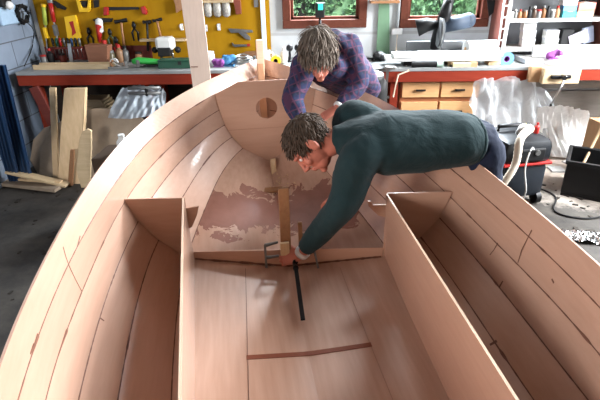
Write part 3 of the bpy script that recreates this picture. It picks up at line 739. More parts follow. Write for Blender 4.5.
wd = (L2[2]-L2[1]).normalized(); tag(MB().loft([L2[2]-wd*.012, L2[2]+wd*.006], [.037, .036], 16).build('shirt_cuff', white, m2, smooth=True), 'white cuff')
# ------------------------------------------------------------------ benches
def S(p): return ((p-CAM).length)/F          # metres per picture pixel near p (roughly)
BTH = .045
def bench(x0, x1, label, legs):
    t = thing('workbench', ((x0+x1)/2, BY+.3, 0), label, 'workbench')
    MB().box(((x0+x1)/2, (BY+WY)/2-.008, BZ-.014), (x1-x0, WY-BY-.016, .028), bev=.003).build('worktop', benchtop, t)
    MB().box(((x0+x1)/2, BY+.018, BZ-.03-.045), (x1-x0, .03, .09), bev=.003).build('apron', redwood, t)
    for x in legs:
        MB().box((x, BY+.07, (BZ-.12)/2), (.07, .07, BZ-.12), bev=.004).build('leg', redwood, t)
        MB().box((x, WY-.10, (BZ-.03)/2), (.07, .07, BZ-.03), bev=.004).build('leg', redwood, t)
    if x0 < -1: MB().box(((x0+x1)/2, (BY+WY)/2+.1, .22), (x1-x0-.1, .45, .03)).build('lower_shelf', darkred, t)
    return t
bench(ux(15, BY, BZ), -.42, 'long red-fronted workbench with grey top under the yellow tool board', (-2.6, -1.6, -.5))
bench(-.41, .30, 'short middle stretch of workbench behind the bow of the dinghy', (-.3, .2))
bench(.31, 3.3, 'red-fronted workbench under the right window, carrying the mitre saw', (.62, 2.85, 3.2))
# sloping red brace at the left bench end
a, b = aty(27, 86, BY+.1), aty(42, 130, BY-.02)
single(MB().box((-2.52, BY+.0, .45), (.09, .03, .66), Matrix.Rotation(R(-14), 3, 'Y'), .004), 'brace_board', darkred, 'sloping dark red board propped under the left end of the workbench', 'board')
# drawers
dx0, dx1 = ux(401, BY+.03, .75), ux(482, BY+.03, .75)
dt = thing('drawer_unit', ((dx0+dx1)/2, BY+.28, 0), 'light wooden drawer unit with dark pulls under the right workbench', 'drawer unit')
MB().box(((dx0+dx1)/2, BY+.30, .39), (dx1-dx0, .46, .78), bev=.004).build('carcass', wood('drawer_carcass', (.28, .10, .04), (.38, .15, .07)), dt)
for c_ in (0, 1):
    for r_ in range(4):
        w_ = (dx1-dx0-.05)/2; x = dx0+.017+w_/2+c_*(w_+.016); z = .70-r_*.19
        d = MB().box((x, BY+.062, z), (w_, .022, .165 if r_ else .135), bev=.004).build('drawer', drawer_w, dt)
        MB().box((x, BY+.036, z), (.085, .016, .016), bev=.004).box((x-.035, BY+.045, z), (.012, .014, .012)).box((x+.035, BY+.045, z), (.012, .014, .012)).build('pull', blacksteel, d)
# ------------------------------------------------------------------ tool board and what hangs there
PY = WY-.02
px0, px1 = aty(40, 30, PY).x, aty(271, 45, PY).x
zl, zr = aty(100, 46, PY).z, BZ
pbt = thing('tool_board', ((px0+px1)/2, PY, BZ), 'yellow painted plywood tool board on the back wall', 'tool board')
xm = aty(151, 45, PY).x
MB().box(((px0+px1)/2, PY+.008, (zl+1.9)/2), (px1-px0, .014, 1.9-zl)).build('upper_panel', yellow, pbt)
MB().box(((xm+px1)/2, PY+.008, (zl+BZ)/2), (px1-xm, .014, zl-BZ)).build('lower_panel', yellow, pbt)
tag(MB().box(((px0+xm)/2, PY+.006, (zl+BZ)/2), (xm-px0, .018, zl-BZ)).build('backing_board', darkred, pbt), 'dark red lower board')
tag(MB().box((aty(263.5, 20, PY).x, PY-.012, 1.4), (.042, .022, 1.0)).build('batten', plain('pale_blue_batten', (.55, .62, .66), .6), pbt), 'pale blue vertical batten')
tag(MB().box((aty(256, 0, PY).x, PY-.006, 1.46), (.04, .01, .2)).build('slot_plate', iron, pbt), 'dark slot plate')
def on(px, th, name, m, label, cat, group=None, y=None, **kw):
    y = (PY if y is None else y)-th
    return single(slab(px, y, th), name, m, label, cat, group, bev=kw.pop('bev', .002), **kw)
def hang(name, label, cat, parts, group=None, y=None):
    """parts: (part name, outline px, thickness, material)"""
    y = PY if y is None else y
    c0 = aty(parts[0][1][0][0], parts[0][1][0][1], y); t = thing(name, c0, label, cat, group)
    for n_, px, th, m in parts: slab(px, y-th, th).build(n_, m, t, bev=.002)
    return t
def rod(px, r, y): return MB().tube([aty(u, v, y) for u, v in px], r, 8)
def pliers(u, v, hm, lab):
    a = aty(u, v, PY-.03); t = thing('pliers', a, lab, 'pliers', 'pliers on the tool board')
    MB().loft([a+V((0, 0, .05)), a+V((0, 0, .015)), a+V((0, 0, -.01))], [(.010, .008), (.022, .012), (.016, .012)], 10).build('jaws', blacksteel, t, smooth=True)
    for sg in (-1, 1): MB().limb([a+V((0, 0, -.01)), a+V((sg*.028, 0, -.05)), a+V((sg*.022, 0, -.12))], [.008, .010, .009], 8).build('handle', hm, t, smooth=True)
pliers(89, 33, black, 'black-handled pliers hanging left of the red and white knob')
pliers(110, 34, plain('olive_grip', (.07, .09, .05), .5), 'olive-handled pliers hanging right of the red and white knob')
pliers(116, 42, red, 'red-handled pliers hanging beneath the leftmost hammer')
pliers(134, 27, blacksteel, 'dark steel pliers hanging under the drawknife, between two hammers')
# two long bar clamps
for pts, ca, cb, lab in (([(44, 6), (47, 44)], plain('lime_grip', (.35, .42, .06), .5), yellowp, 'yellow-green long bar clamp hanging at the left end of the tool board'),
                        ([(50, 2), (58, 42)], red, iron, 'red and grey long bar clamp hanging beside the yellow-green one')):
    a, b = aty(*pts[0], PY-.03), aty(*pts[1], PY-.03); t = thing('sash_clamp', a, lab, 'clamp', None); t['label'] = lab
    MB().tube([a, b+(b-a)*.4], .008).build('bar', steel, t); MB().limb([a+(b-a)*.02, a+(b-a)*.45], [.022, .02], 10).build('grip', ca, t, smooth=True)
    MB().box(a+(b-a)*.7, (.03, .05, .10), None, .006).build('jaw', cb, t); MB().cyl(a-(b-a)*.05, a+(b-a)*.02, .026).build('end_cap', cb, t, smooth=2)
on([(50, 0), (55, 1), (66, 8), (65, 10), (57, 8)], .02, 'boomerang_bracket', black, 'black curved bracket hanging above the red bar clamp', 'bracket')
t = hang('level_case', 'tilted yellow plastic tool case with red scribble on the tool board', 'case', [('shell', [(64, 17), (75, 15), (81, 38), (68, 42)], .03, yellowp)])
slab([(69, 22), (73, 21), (74, 26), (76, 33), (72, 36), (72, 30)], PY-.033, .004).build('red_marking', red, t)
t = hang('band_clamp', 'yellow and black band clamp hanging at the top of the tool board', 'clamp', [('frame', [(76, 0), (79, 0), (82, 8), (87, 8), (88, 0), (90, 0), (90, 9), (88, 12), (79, 12)], .04, yellowp), ('block', [(80, 1), (87, 1), (86, 7), (82, 7)], .03, black)])
on([(93, 0), (98, 0), (98, 7), (94, 8)], .03, 'black_pouch', black, 'black pouch hanging right of the yellow band clamp', 'pouch')
t = hang('drawknife', 'drawknife with a black blade and two red handles on the tool board', 'drawknife', [('blade', [(107, 7), (138, 7), (139, 9.5), (108, 10.5)], .012, blacksteel)])
for px in ([(103, 7), (107.5, 7), (108, 15.5), (103, 15.5)], [(140, 7), (144, 6), (147, 12), (146, 15), (142, 14)]): slab(px, PY-.035, .035).build('handle', red, t, bev=.008)
t = hang('brace_drill', 'black carpenter brace with a red and white knob on the tool board', 'hand drill', [('frame', [(92, 20), (96, 18), (112, 18.5), (111, 22), (97, 23)], .03, black)])
MB().limb([aty(99, 22, PY-.05), aty(100, 30, PY-.05)], [.035, .032], 12).build('knob', white, t, smooth=True); MB().limb([aty(99, 26, PY-.055), aty(99.5, 41, PY-.055)], [.034, .016], 12).build('chuck', red, t, smooth=True)
def hammer(h0, h1, hd0, hd1, r, lab, hm):
    a, b = aty(*h0, PY-.03), aty(*h1, PY-.03); t = thing('hammer', b, lab, 'hammer', 'hammers on the tool board')
    MB().limb([a, (a+b)/2, b], [.012, .010, .014], 10).build('handle', hm, t, smooth=True)
    c_, d = aty(*hd0, PY-.03), aty(*hd1, PY-.03); MB().loft([c_, c_+(d-c_)*.3, c_+(d-c_)*.6, d], [r, r*.7, r*.9, (r*.5, r)], 10).build('head', blacksteel, t, smooth=2)
hammer((121, 21), (124, 46), (115, 22), (127, 20), .02, 'dark hammer with a reddish handle on the tool board, leftmost of the three', oak)
hammer((147, 22), (148, 50), (143, 22), (151, 22), .018, 'middle hammer with a black handle hanging over the small wooden ledge', black)
hammer((157, 21), (161, 38), (153, 21), (162, 19), .016, 'hammer with the short brown handle, rightmost of the three', oak)
for (u, v), lab in (((182, 27), 'white knob hook left of the leaning plywood plank'), ((206, 28), 'white knob hook just right of the leaning plywood plank'), ((219, 27), 'white knob hook left of the grey hinge plates')):
    p = aty(u, v, PY); t = thing('wall_hook', p, lab, 'hook', 'white hooks on the tool board')
    MB().box(p+V((0, -.006, 0)), (.03, .012, .06), None, .004).build('back_plate', white, t); MB().limb([p+V((0, -.012, -.01)), p+V((0, -.05, -.01)), p+V((0, -.055, .02))], [.007, .007, .01], 8).build('peg', white, t, smooth=True)
ledge = MB().box(((aty(143, 39, PY).x+aty(188, 39, PY).x)/2, PY-.05, aty(165, 39, PY).z), (aty(188, 39, PY).x-aty(143, 39, PY).x, .10, .018))
single(ledge, 'tool_ledge', pine_flat, 'narrow pale wooden ledge holding tools on the tool board', 'ledge')
# screw bags on a rail
rz_ = aty(220, 1, PY).z
t = single(MB().box(((aty(203, 1, PY).x+aty(233, 1, PY).x)/2, PY-.04, rz_), (.30, .08, .02)), 'bag_rail', pine_flat, 'short wooden rail at the top of the tool board', 'rail')
for i, (u, lab) in enumerate(((208, 'clear bag of small hardware nearest the leaning plank'), (217, 'clear bag of small hardware in the middle of the rail'), (226, 'clear bag of small hardware at the right end of the rail'))):
    p = aty(u, 9, PY-.045); bagm = plain('hardware_bag', (.42, .40, .36), .3, .2, var=.6, scale=60, bump=.9)
    t = thing('hardware_bag', p, lab, 'bag', 'hardware bags on the rail')
    MB().loft([p+V((0, 0, .075)), p+V((0, 0, .05)), p, p+V((0, 0, -.055)), p+V((0, 0, -.07))], [(.02, .006), (.035, .018), (.042, .03), (.036, .026), (.015, .01)], 12, up=(0, 1, 0)).build('pouch', bagm, t, smooth=True)
    MB().box(p+V((0, -.002, .085)), (.05, .006, .02)).build('header', card, t)
on([(173, -1), (186, -1), (184, 8), (176, 13), (175, 4)], .05, 'plane_block', oak, 'dark wooden block hanging left of the leaning plank top', 'wood block')
on([(233, 0), (240, 0), (241, 14), (236, 14.5)], .04, 'wooden_bracket', wood('mahogany_bracket', (.16, .04, .025), (.22, .06, .04)), 'red-brown wooden bracket hanging beside the hardware bags', 'bracket')
t = hang('hinge_plate', 'long grey perforated metal bracket with a sloping arm on the tool board', 'bracket', [('bar', [(228, 29), (230, 28.5), (252, 30), (253, 32.5), (231, 33)], .012, iron), ('arm', [(238, 32.5), (245, 32.5), (250, 37), (250.5, 40), (246, 39.5)], .016, iron)])
t = hang('cleat', 'small grey metal strip with a red tip under the metal bracket', 'strip', [('bar', [(232, 42.5), (234, 44.5), (247, 44.5), (247, 46.5), (235, 47), (232, 45.5)], .014, iron), ('tip', [(247, 44), (250, 44), (250, 46.5), (247, 46.5)], .016, red)])
on([(238, 56), (245, 52), (258, 51), (262, 53), (258, 57), (243, 58)], .03, 'dark_bar', oak, 'dark wooden bar leaning against the tool board foot', 'bar', y=PY-.05)  # bar in plain dark brown wood
# rack of drivers against the dark red backing
ry = PY-.02
ra, rb = aty(53, 47, ry), aty(83, 47, ry)
rk = single(MB().box(((ra.x+rb.x)/2, ry-.03, ra.z-.005), (rb.x-ra.x, .06, .018)), 'driver_rack', darkred, 'dark red slotted rack for screwdrivers on the tool board', 'rack')
cols = [black, darkgreen, red, iron, black, navy, black, iron]
for i in range(8):
    u = 54+i*3.8; p = aty(u, 47, ry-.03); t = thing('screwdriver', p, ['black-handled', 'dark green-handled', 'red-handled', 'grey-handled', 'black ribbed', 'navy-handled', 'plain black', 'grey steel'][i]+' screwdriver in the dark red rack, number %s from the left' % ['one', 'two', 'three', 'four', 'five', 'six', 'seven', 'eight'][i], 'screwdriver', 'screwdrivers in the rack')
    MB().limb([p+V((0, 0, .015)), p+V((0, 0, .05)), p+V((0, 0, .075))], [.010, .014, .011], 10).build('handle', cols[i], t, smooth=True)
    MB().cyl(p+V((0, 0, .015)), p+V((0, 0, -.10)), .004, n=8).build('shank', steel, t, smooth=True)
# ------------------------------------------------------------------ left bench top
def onb(u, y): return V((ux(u, y, BZ), y, BZ))
ty = BY+.16; a, b = onb(37, ty), onb(113, ty)
t = thing('tool_tray', (a+b)/2, 'long shallow pine tray lying along the front of the left workbench', 'tray')
MB().box(((a.x+b.x)/2, ty-.05, BZ+.022), (b.x-a.x, .012, .042)).build('front_rail', pine_flat, t); MB().box(((a.x+b.x)/2, ty+.06, BZ+.022), (b.x-a.x, .012, .042)).build('back_rail', pine_flat, t)
MB().box(((a.x+b.x)/2, ty+.005, BZ+.006), (b.x-a.x, .10, .010)).build('base', pine_flat, t)
y = BY+.42
on([(84, 45), (107, 46), (107, 64), (89, 64)], .12, 'plywood_block', wood('block_brown', (.20, .085, .05), (.27, .12, .07)), 'reddish plywood block standing among the tools on the left workbench', 'wood block', y=y)
single(MB().box(onb(73, BY+.30)+V((0, 0, .10)), (.035, .004, .20), Matrix.Rotation(R(6), 3, 'Y')), 'steel_rule', steel, 'upright steel rule standing by the screwdriver rack', 'ruler')
def clut(name, label, cat, p, kind, m, m2=None, s=1, rz=0):
    """small workshop objects with their own parts; p is the point on the bench they stand on"""
    t = thing(name, p, label, cat); q = Matrix.Rotation(R(rz), 3, 'Z'); T = lambda x, y_, z: p + q @ V((x*s, y_*s, z*s)); m2 = m2 or black
    if kind == 'bottle':
        MB().lathe(p, [(.001, .001), (.032*s, .002), (.034*s, .01*s), (.034*s, .085*s), (.03*s, .10*s), (.014*s, .115*s), (.013*s, .13*s), (.001, .13*s)], 16).build('bottle_body', m, t, smooth=2)
        MB().lathe(T(0, 0, .125), [(.001, 0), (.017*s, .0), (.017*s, .025*s), (.001, .027*s)], 14).build('cap', m2, t, smooth=2)
    elif kind == 'jar':
        MB().lathe(p, [(.001, .001), (.036*s, .002), (.038*s, .01*s), (.038*s, .08*s), (.03*s, .09*s), (.001, .09*s)], 16).build('jar_body', m, t, smooth=2)
        MB().lathe(T(0, 0, .088), [(.001, 0), (.034*s, 0), (.034*s, .018*s), (.001, .02*s)], 16).build('lid', m2, t, smooth=2)
    elif kind == 'box':
        MB().box(T(0, 0, .045), (.16*s, .12*s, .088*s), q, .004).build('tub', m, t); MB().box(T(0, 0, .094), (.168*s, .128*s, .014*s), q, .004).build('lid', m2, t)
    elif kind == 'carton':
        MB().box(T(0, 0, .03), (.14*s, .09*s, .058*s), q, .002).build('carton_body', m, t); MB().box(T(0, 0, .0605), (.05*s, .092*s, .002*s), q).build('tape', m2, t)
    elif kind == 'plane':
        MB().box(T(0, 0, .016), (.24*s, .06*s, .03*s), q, .005).build('sole', m, t); MB().limb([T(-.07, 0, .03), T(-.085, 0, .07), T(-.06, 0, .095)], [.016*s, .014*s, .014*s], 10).build('tote', m2, t, smooth=True)
        MB().limb([T(.08, 0, .03), T(.08, 0, .06)], [.012*s, .018*s], 10).build('front_knob', m2, t, smooth=True); MB().box(T(-.01, 0, .055), (.10*s, .045*s, .012*s), q @ Matrix.Rotation(R(35), 3, 'Y')).build('blade', steel, t)
    elif kind == 'drill':
        MB().limb([T(-.08, 0, .16), T(.05, 0, .16), T(.09, 0, .16)], [.034*s, .034*s, .018*s], 12).build('motor', m, t, smooth=True); MB().cyl(T(.09, 0, .16), T(.15, 0, .16), .012*s).build('chuck', blacksteel, t, smooth=True)
        MB().limb([T(-.04, 0, .14), T(-.055, 0, .04)], [.020*s, .022*s], 10).build('grip', m2, t, smooth=True); MB().box(T(-.05, 0, .024), (.11*s, .07*s, .045*s), q, .006).build('battery', m2, t)
    elif kind == 'roll':
        MB().lathe(T(0, 0, .04), [(.022*s, -.02*s), (.05*s, -.02*s), (.05*s, .02*s), (.022*s, .02*s), (.022*s, -.02*s)], 20, Matrix.Rotation(R(90), 3, 'X')).build('tape_ring', m, t, smooth=2); MB().lathe(T(0, 0, .04), [(.018*s, -.019*s), (.023*s, -.019*s), (.023*s, .019*s), (.018*s, .019*s), (.018*s, -.019*s)], 20, Matrix.Rotation(R(90), 3, 'X')).build('core', m2, t, smooth=2)
    elif kind == 'knobstand':
        MB().lathe(p, [(.001, .001), (.03*s, .002), (.028*s, .012*s), (.012*s, .02*s), (.010*s, .10*s), (.001, .10*s)], 14).build('stem', m, t, smooth=2); MB().ball(T(0, 0, .125), .032*s, 14).build('knob', m2, t, smooth=True)
    elif kind == 'clampy':
        MB().box(T(0, 0, .02), (.20*s, .03*s, .02*s), q, .003).build('bar', m, t); MB().box(T(-.08, 0, .045), (.03*s, .04*s, .09*s), q, .005).build('jaw', m2, t); MB().box(T(.05, 0, .04), (.035*s, .04*s, .08*s), q, .005).build('jaw', m2, t); MB().limb([T(.10, 0, .02), T(.15, 0, .02)], [.014*s, .016*s], 10).build('handle', m2, t, smooth=True)
    elif kind == 'cloth':
        rnd = random.Random(int(p.x*1000)); mb = MB()
        for _ in range(7): mb.ball(T(rnd.uniform(-.05, .05), rnd.uniform(-.03, .03), rnd.uniform(.03, .07)), (.04*s, .035*s, .035*s), 10)
        remesh(mb, 'folded_cloth', m, t, .007, 4, disp=.03, dscale=.05); MB().box(T(0, 0, .004), (.12*s, .08*s, .006), q).build('hem', m, t)
    elif kind == 'mug':
        MB().lathe(p, [(.001, .001), (.036*s, .002), (.041*s, .095*s), (.037*s, .095*s), (.033*s, .012*s), (.001, .010*s)], 20).build('cup', m, t, smooth=2)
        MB().tube([T(.036, 0, .075), T(.062, 0, .07), T(.064, 0, .035), T(.036, 0, .025)], .006*s).build('handle', m, t, smooth=True)
    return t
clut('bench_plane', 'grey metal hand plane on the left workbench, in front of the plywood block', 'hand plane', onb(119, BY+.12), 'plane', iron, oak, .75, 10)
clut('quick_clamp', 'grey and black clamp lying at the right of the pine tray', 'clamp', onb(134, BY+.16), 'clampy', iron, iron, .8, 25)
clut('bolt_jar', 'brown jar of bolts behind the hand plane on the left workbench', 'jar', onb(112, BY+.40), 'jar', plain('olive_glass', (.10, .085, .05), .3), iron, 1.1)
clut('glue_bottle', 'brown glue bottle standing behind the tray beneath the left hammer', 'bottle', onb(121, BY+.44), 'bottle', plain('tan_bottle', (.22, .12, .06), .4), red, 1.1)
clut('spray_can', 'dark bottle with a red cap beside the plywood block', 'bottle', onb(108, BY+.46), 'bottle', plain('grey_green_can', (.07, .09, .06), .4), red, 1.35)
gp = onb(152, BY+.22); t = thing('green_plane', gp, 'bright green plastic planer lying on the left workbench', 'planer')
MB().loft([gp+V((-.17, 0, .045)), gp+V((-.12, 0, .05)), gp+V((.06, 0, .042)), gp+V((.16, 0, .035))], [(.03, .022), (.04, .034), (.036, .022), (.02, .012)], 14).build('body_shell', green, t, smooth=True)
MB().box(gp+V((0, 0, .010)), (.28, .07, .016), None, .004).build('sole', black, t)
gp = onb(177, BY+.16); t = thing('clamp_case', gp, 'dark green flat tool box on the left workbench against the leaning plank', 'tool box')
MB().box(gp+V((0, 0, .03)), (.30, .14, .058), None, .006).build('case_body', darkgreen, t); MB().box(gp+V((0, 0, .066)), (.30, .14, .014), None, .005).build('lid', darkgreen, t); MB().box(gp+V((.05, -.073, .05)), (.03, .008, .03)).build('latch', black, t)
for ii, (u_, yy_, k_, m_, m2_, s_, nm_, lab_, ct_) in enumerate((
    (45, BY+.40, 'jar', iron, red, .8, 'nail_jar', 'grey nail jar with red lid at the far left bench end', 'jar'), (52, BY+.46, 'bottle', black, red, .9, 'oil_bottle', 'black oil bottle left of the screwdriver rack foot', 'bottle'),
    (64, BY+.46, 'jar', darkred, black, .8, 'paint_pot', 'dark red paint pot below the screwdriver rack', 'pot'), (115, BY+.30, 'roll', white, card, .7, 'masking_tape', 'white roll of masking tape near the hand plane', 'tape'),
    (127, BY+.46, 'bottle', iron, black, 1.0, 'solvent_bottle', 'grey solvent bottle under the left hammer handle', 'bottle'), (140, BY+.44, 'jar', oak, black, .9, 'brown_pot', 'brown pot at the foot of the ledge tools', 'pot'))):
    clut(nm_, lab_, ct_, onb(u_, yy_), k_, m_, m2_, s_)
# white and black machine under the ledge
mp_ = onb(168, BY+.44); t = thing('router', mp_, 'white and black power router standing under the wooden ledge', 'router')
MB().box(mp_+V((0, 0, .17)), (.17, .13, .12), None, .03).build('motor_housing', white, t); MB().box(mp_+V((0, 0, .012)), (.18, .16, .02), None, .006).build('base_plate', black, t)
MB().cyl(mp_+V((-.055, 0, .02)), mp_+V((-.055, 0, .12)), .012).build('column', steel, t, smooth=True); MB().cyl(mp_+V((.055, 0, .02)), mp_+V((.055, 0, .12)), .012).build('column', steel, t, smooth=True)
MB().box(mp_+V((0, -.06, .10)), (.12, .06, .08), None, .01).build('collar', black, t); MB().ball(mp_+V((-.11, 0, .11)), .03).build('knob', black, t, smooth=True); MB().ball(mp_+V((.11, 0, .11)), .03).build('knob', black, t, smooth=True)
clut('white_bulb_cup', 'white rounded plastic cup right of the leaning plywood plank', 'cup', onb(211, BY+.28), 'jar', white, white, 1.1)
clut('purple_rag', 'crumpled purple rag on the workbench right of the leaning plank', 'rag', onb(219, BY+.17), 'cloth', purple, None, .8)
clut('blue_rag', 'crumpled blue rag beside the purple rag on the workbench', 'rag', onb(228, BY+.2), 'cloth', blue, None, 1.05)
cp = onb(244, BY+.22); t = thing('wire_coil', cp, 'coil of grey steel wire lying behind the port bow of the dinghy', 'wire')
mb = MB()
for k in range(5):
    mb.tube([cp+V(((.10-.006*k)*math.cos(a), (.075)*math.sin(a), .012+.016*k+.01*math.sin(2*a+k))) for a in np.linspace(0, 6.283, 25)], .006, 6)
mb.build('coil', steel, t, smooth=True); MB().box(cp+V((.1, 0, .04)), (.02, .03, .08)).build('tie', iron, t)
clut('white_mug', 'white mug at the foot of the pale blue batten', 'mug', onb(266, BY+.36), 'mug', white, None, 1.15)
clut('yellow_tape_measure', 'round yellow tape roll on the bench behind the stem of the dinghy', 'tape', onb(276, BY+.22), 'roll', yellowp, black, .9)
clut('white_spray_bottle', 'white bottle between the yellow roll and the black knobs', 'bottle', onb(284, BY+.30), 'bottle', white, white, .95)
clut('black_knob_stand', 'left one of two black round-headed posts below the window', 'post', onb(290, BY+.36), 'knobstand', black, black, 1.0)
clut('black_knob_stand', 'right one of two black round-headed posts below the window', 'post', onb(298, BY+.36), 'knobstand', black, black, 1.0)
# laser level on the window sill
lp = aty(320, 26, WY-.07); t = thing('laser_level', lp, 'black cross-line laser level with a green glow on a post before the window', 'laser level')
MB().cyl(V((lp.x, lp.y-.01, BZ)), lp+V((0, -.01, .08)), .012).build('post', blacksteel, t, smooth=True); MB().box(lp+V((0, -.01, .14)), (.085, .06, .13), None, .008).build('housing', black, t)
MB().box(lp+V((.005, -.043, .17)), (.045, .008, .055), None, .003).build('lens', emis('green_glow', (.02, .55, .33), .8), t)
# green panel, conduit, sockets between the windows
gpnt = [(380, 2), (389, 2), (389, 40), (376.5, 46)]
on([(379, -2), (389.5, -2), (389.5, 58), (376, 58)], .012, 'sage_board', plain('sage_green_board', (.13, .23, .14), .6), 'sage green board standing against the wall between the windows', 'board', y=WY-.02)
c0 = aty(397, 0, WY-.02); c1 = aty(397, 31, WY-.02)
t = thing('conduit', V((c1.x, WY-.02, c1.z)), 'grey electrical conduit with a white socket box between the windows', 'conduit')
MB().cyl(V((c1.x, WY-.025, c1.z)), V((c1.x, WY-.025, 1.95)), .016).build('pipe', plain('conduit_grey', (.38, .40, .40), .5), t, smooth=True)
MB().box(V((c1.x-.005, WY-.04, c1.z)), (.10, .06, .055), None, .008).build('socket_box', white, t)
MB().box(V(((aty(370, 1, WY).x+aty(397, 1, WY).x)/2, WY-.08, aty(384, 1, WY).z)), (.26, .15, .02)).build('x', oak)
o = bpy.data.objects['x']; o.name = 'wall_shelf'; tag(o, 'small brown shelf edge at the top between the windows', 'shelf')
pts = [V((c1.x, WY-.05, c1.z-.02)), V((c1.x-.01, WY-.12, BZ+.06)), V((c1.x+.02, BY+.2, BZ+.015)), V((c1.x+.03, BY-.012, BZ-.02)), aty(398, 75, BY-.02), aty(393, 97, BY-.01)]
single(MB().tube(pts, .008), 'power_cable', plain('cream_cable', (.6, .5, .38), .5), 'cream power cable hanging from the wall socket over the bench edge', 'cable')
# clamp hanging on the bench edge
cx = ux(387, BY-.03, .85); t = thing('bench_clamp', V((cx, BY-.04, .6)), 'steel clamp hanging on the red bench apron left of the drawers', 'clamp')
MB().box((cx, BY-.04, .77), (.022, .010, .30)).build('bar', steel, t); MB().box((cx+.02, BY-.01, BZ+.012), (.09, .10, .022), None, .004).build('jaw', steel, t); MB().box((cx-.02, BY-.035, .66), (.10, .02, .02), None, .004).build('jaw', steel, t)
MB().limb([V((cx-.06, BY-.035, .60)), V((cx-.06, BY-.035, .70))], [.008, .008], 8).build('screw', iron, t, smooth=True)
# ------------------------------------------------------------------ right bench top
sx = ux(432, BY+.42, BZ); sp0 = V((sx, BY+.40, BZ)); t = thing('mitre_saw', sp0, 'black mitre saw with grey-blue motor arm standing below the right window', 'mitre saw')
MB().box(sp0+V((.03, 0, .03)), (.50, .30, .06), None, .012).build('base', plain('saw_grey', (.14, .145, .15), .5, .3), t)
MB().lathe(sp0+V((0, -.03, .06)), [(.001, 0), (.15, 0), (.15, .018), (.001, .02)], 28).build('turntable', steel, t, smooth=2)
MB().box(sp0+V((-.13, .06, .11)), (.22, .03, .09), None, .006).build('fence', plain('saw_grey', (.14, .145, .15), .5, .3), t); MB().box(sp0+V((.19, .06, .11)), (.22, .03, .09), None, .006).build('fence', plain('saw_grey', (.14, .145, .15), .5, .3), t)
MB().loft([sp0+V((.02, .10, .06)), sp0+V((.04, .08, .22)), sp0+V((.07, .0, .38)), sp0+V((.09, -.02, .52))], [(.05, .05), (.045, .05), (.055, .06), (.04, .045)], 14).build('arm', blacksteel, t, smooth=True)
MB().cyl(sp0+V((.02, -.02, .24)), sp0+V((.055, -.02, .24)), .125, n=32).build('blade_guard', plain('guard_grey', (.10, .105, .11), .5, .2), t, smooth=2)
MB().cyl(sp0+V((.03, -.03, .235)), sp0+V((.034, -.03, .235)), .13, n=40).build('blade', steel, t, smooth=2)
MB().limb([sp0+V((.08, .02, .29)), sp0+V((.29, .03, .33))], [.062, .066], 16).build('motor', plain('slate_blue', (.035, .05, .075), .6), t, smooth=True)
MB().loft([sp0+V((.02, .0, .30)), sp0+V((-.07, .02, .30)), sp0+V((-.16, .03, .27))], [(.03, .03), (.055, .06), (.07, .075)], 12).build('dust_bag', black, t, smooth=True)
MB().limb([sp0+V((.085, -.08, .50)), sp0+V((.085, .05, .57))], [.018, .018], 10).build('handle', black, t, smooth=True)
# long white boards
def plank(u0, u1, y, z, w, h, lab, m=white, rz=0):
    x0, x1 = ux(u0, y, z), ux(u1, y, z)
    return single(MB().box(((x0+x1)/2, y, z+h/2), (x1-x0, w, h), Matrix.Rotation(R(rz), 3, 'Z'), .003), 'white_board', m, lab, 'board', 'white boards on the right workbench')
plank(392, 500, BY+.14, BZ+.075, .16, .03, 'long white board on top of the stack on the right workbench', rz=1)
plank(385, 497, BY+.15, BZ+.043, .19, .03, 'long white board under the top one on the right workbench', rz=-1)
for u, lab in ((408, 'dark spacer block under the left end of the white boards'), (452, 'brown spacer block under the middle of the white boards'), (492, 'pale spacer block under the right end of the white boards')):
    p = onb(u, BY+.15); single(MB().box(p+V((0, 0, .0205)), (.10, .12, .041), None, .003), 'spacer_block', [black, card, pine][(u > 420)+(u > 470)], lab, 'wood block', 'spacer blocks under the white boards')
p = onb(428, BY+.03); t = thing('torch', p, 'black and dark green hand torch at the front edge of the right workbench', 'torch')
MB().cyl(p+V((-.14, 0, .026)), p+V((.07, 0, .026)), .026).build('barrel', black, t, smooth=2); MB().cyl(p+V((.07, 0, .026)), p+V((.12, 0, .026)), .028, .034).build('lens_head', plain('pale_green_lens', (.45, .62, .52), .3), t, smooth=2)
single(MB().box(onb(461, BY+.03)+V((0, 0, .018)), (.15, .05, .036), None, .003), 'pine_offcut', pine_flat, 'pale pine offcut at the bench edge below the white boards', 'offcut')
single(MB().box(onb(473, BY+.035)+V((0, 0, .02)), (.055, .05, .04), None, .003), 'brown_offcut', card, 'small brown offcut right of the pale pine one', 'offcut')
p = onb(478, BY+.36); t = thing('paper_roll', p, 'big white roll lying on the right workbench beside the mitre saw', 'paper roll')
MB().cyl(p+V((-.13, -.02, .085)), p+V((.17, .02, .085)), .084, n=28).build('roll', white, t, smooth=2); MB().cyl(p+V((-.137, -.02, .085)), p+V((-.13, -.02, .085)), .03).build('core', card, t, smooth=2)
for u, k, m_, m2_, lab, nm, ct in ((370, 'clampy', black, iron, 'black and grey clamp on the bench right of the plaid sleeve', 'quick_clamp', 'clamp'), (378, 'cloth', black, None, 'black crumpled cloth on the bench under the green board', 'black_rag', 'rag'), (400, 'carton', iron, white, 'small grey carton below the white socket box', 'grey_carton', 'carton')):
    clut(nm, lab, ct, onb(u, BY+.36), k, m_, m2_, .95)
clut('blue_tape_roll', 'blue and purple tape roll at the right end of the white boards', 'tape', onb(505, BY+.12), 'roll', plain('blue_tape', (.12, .30, .55), .5), purple, 1.2)
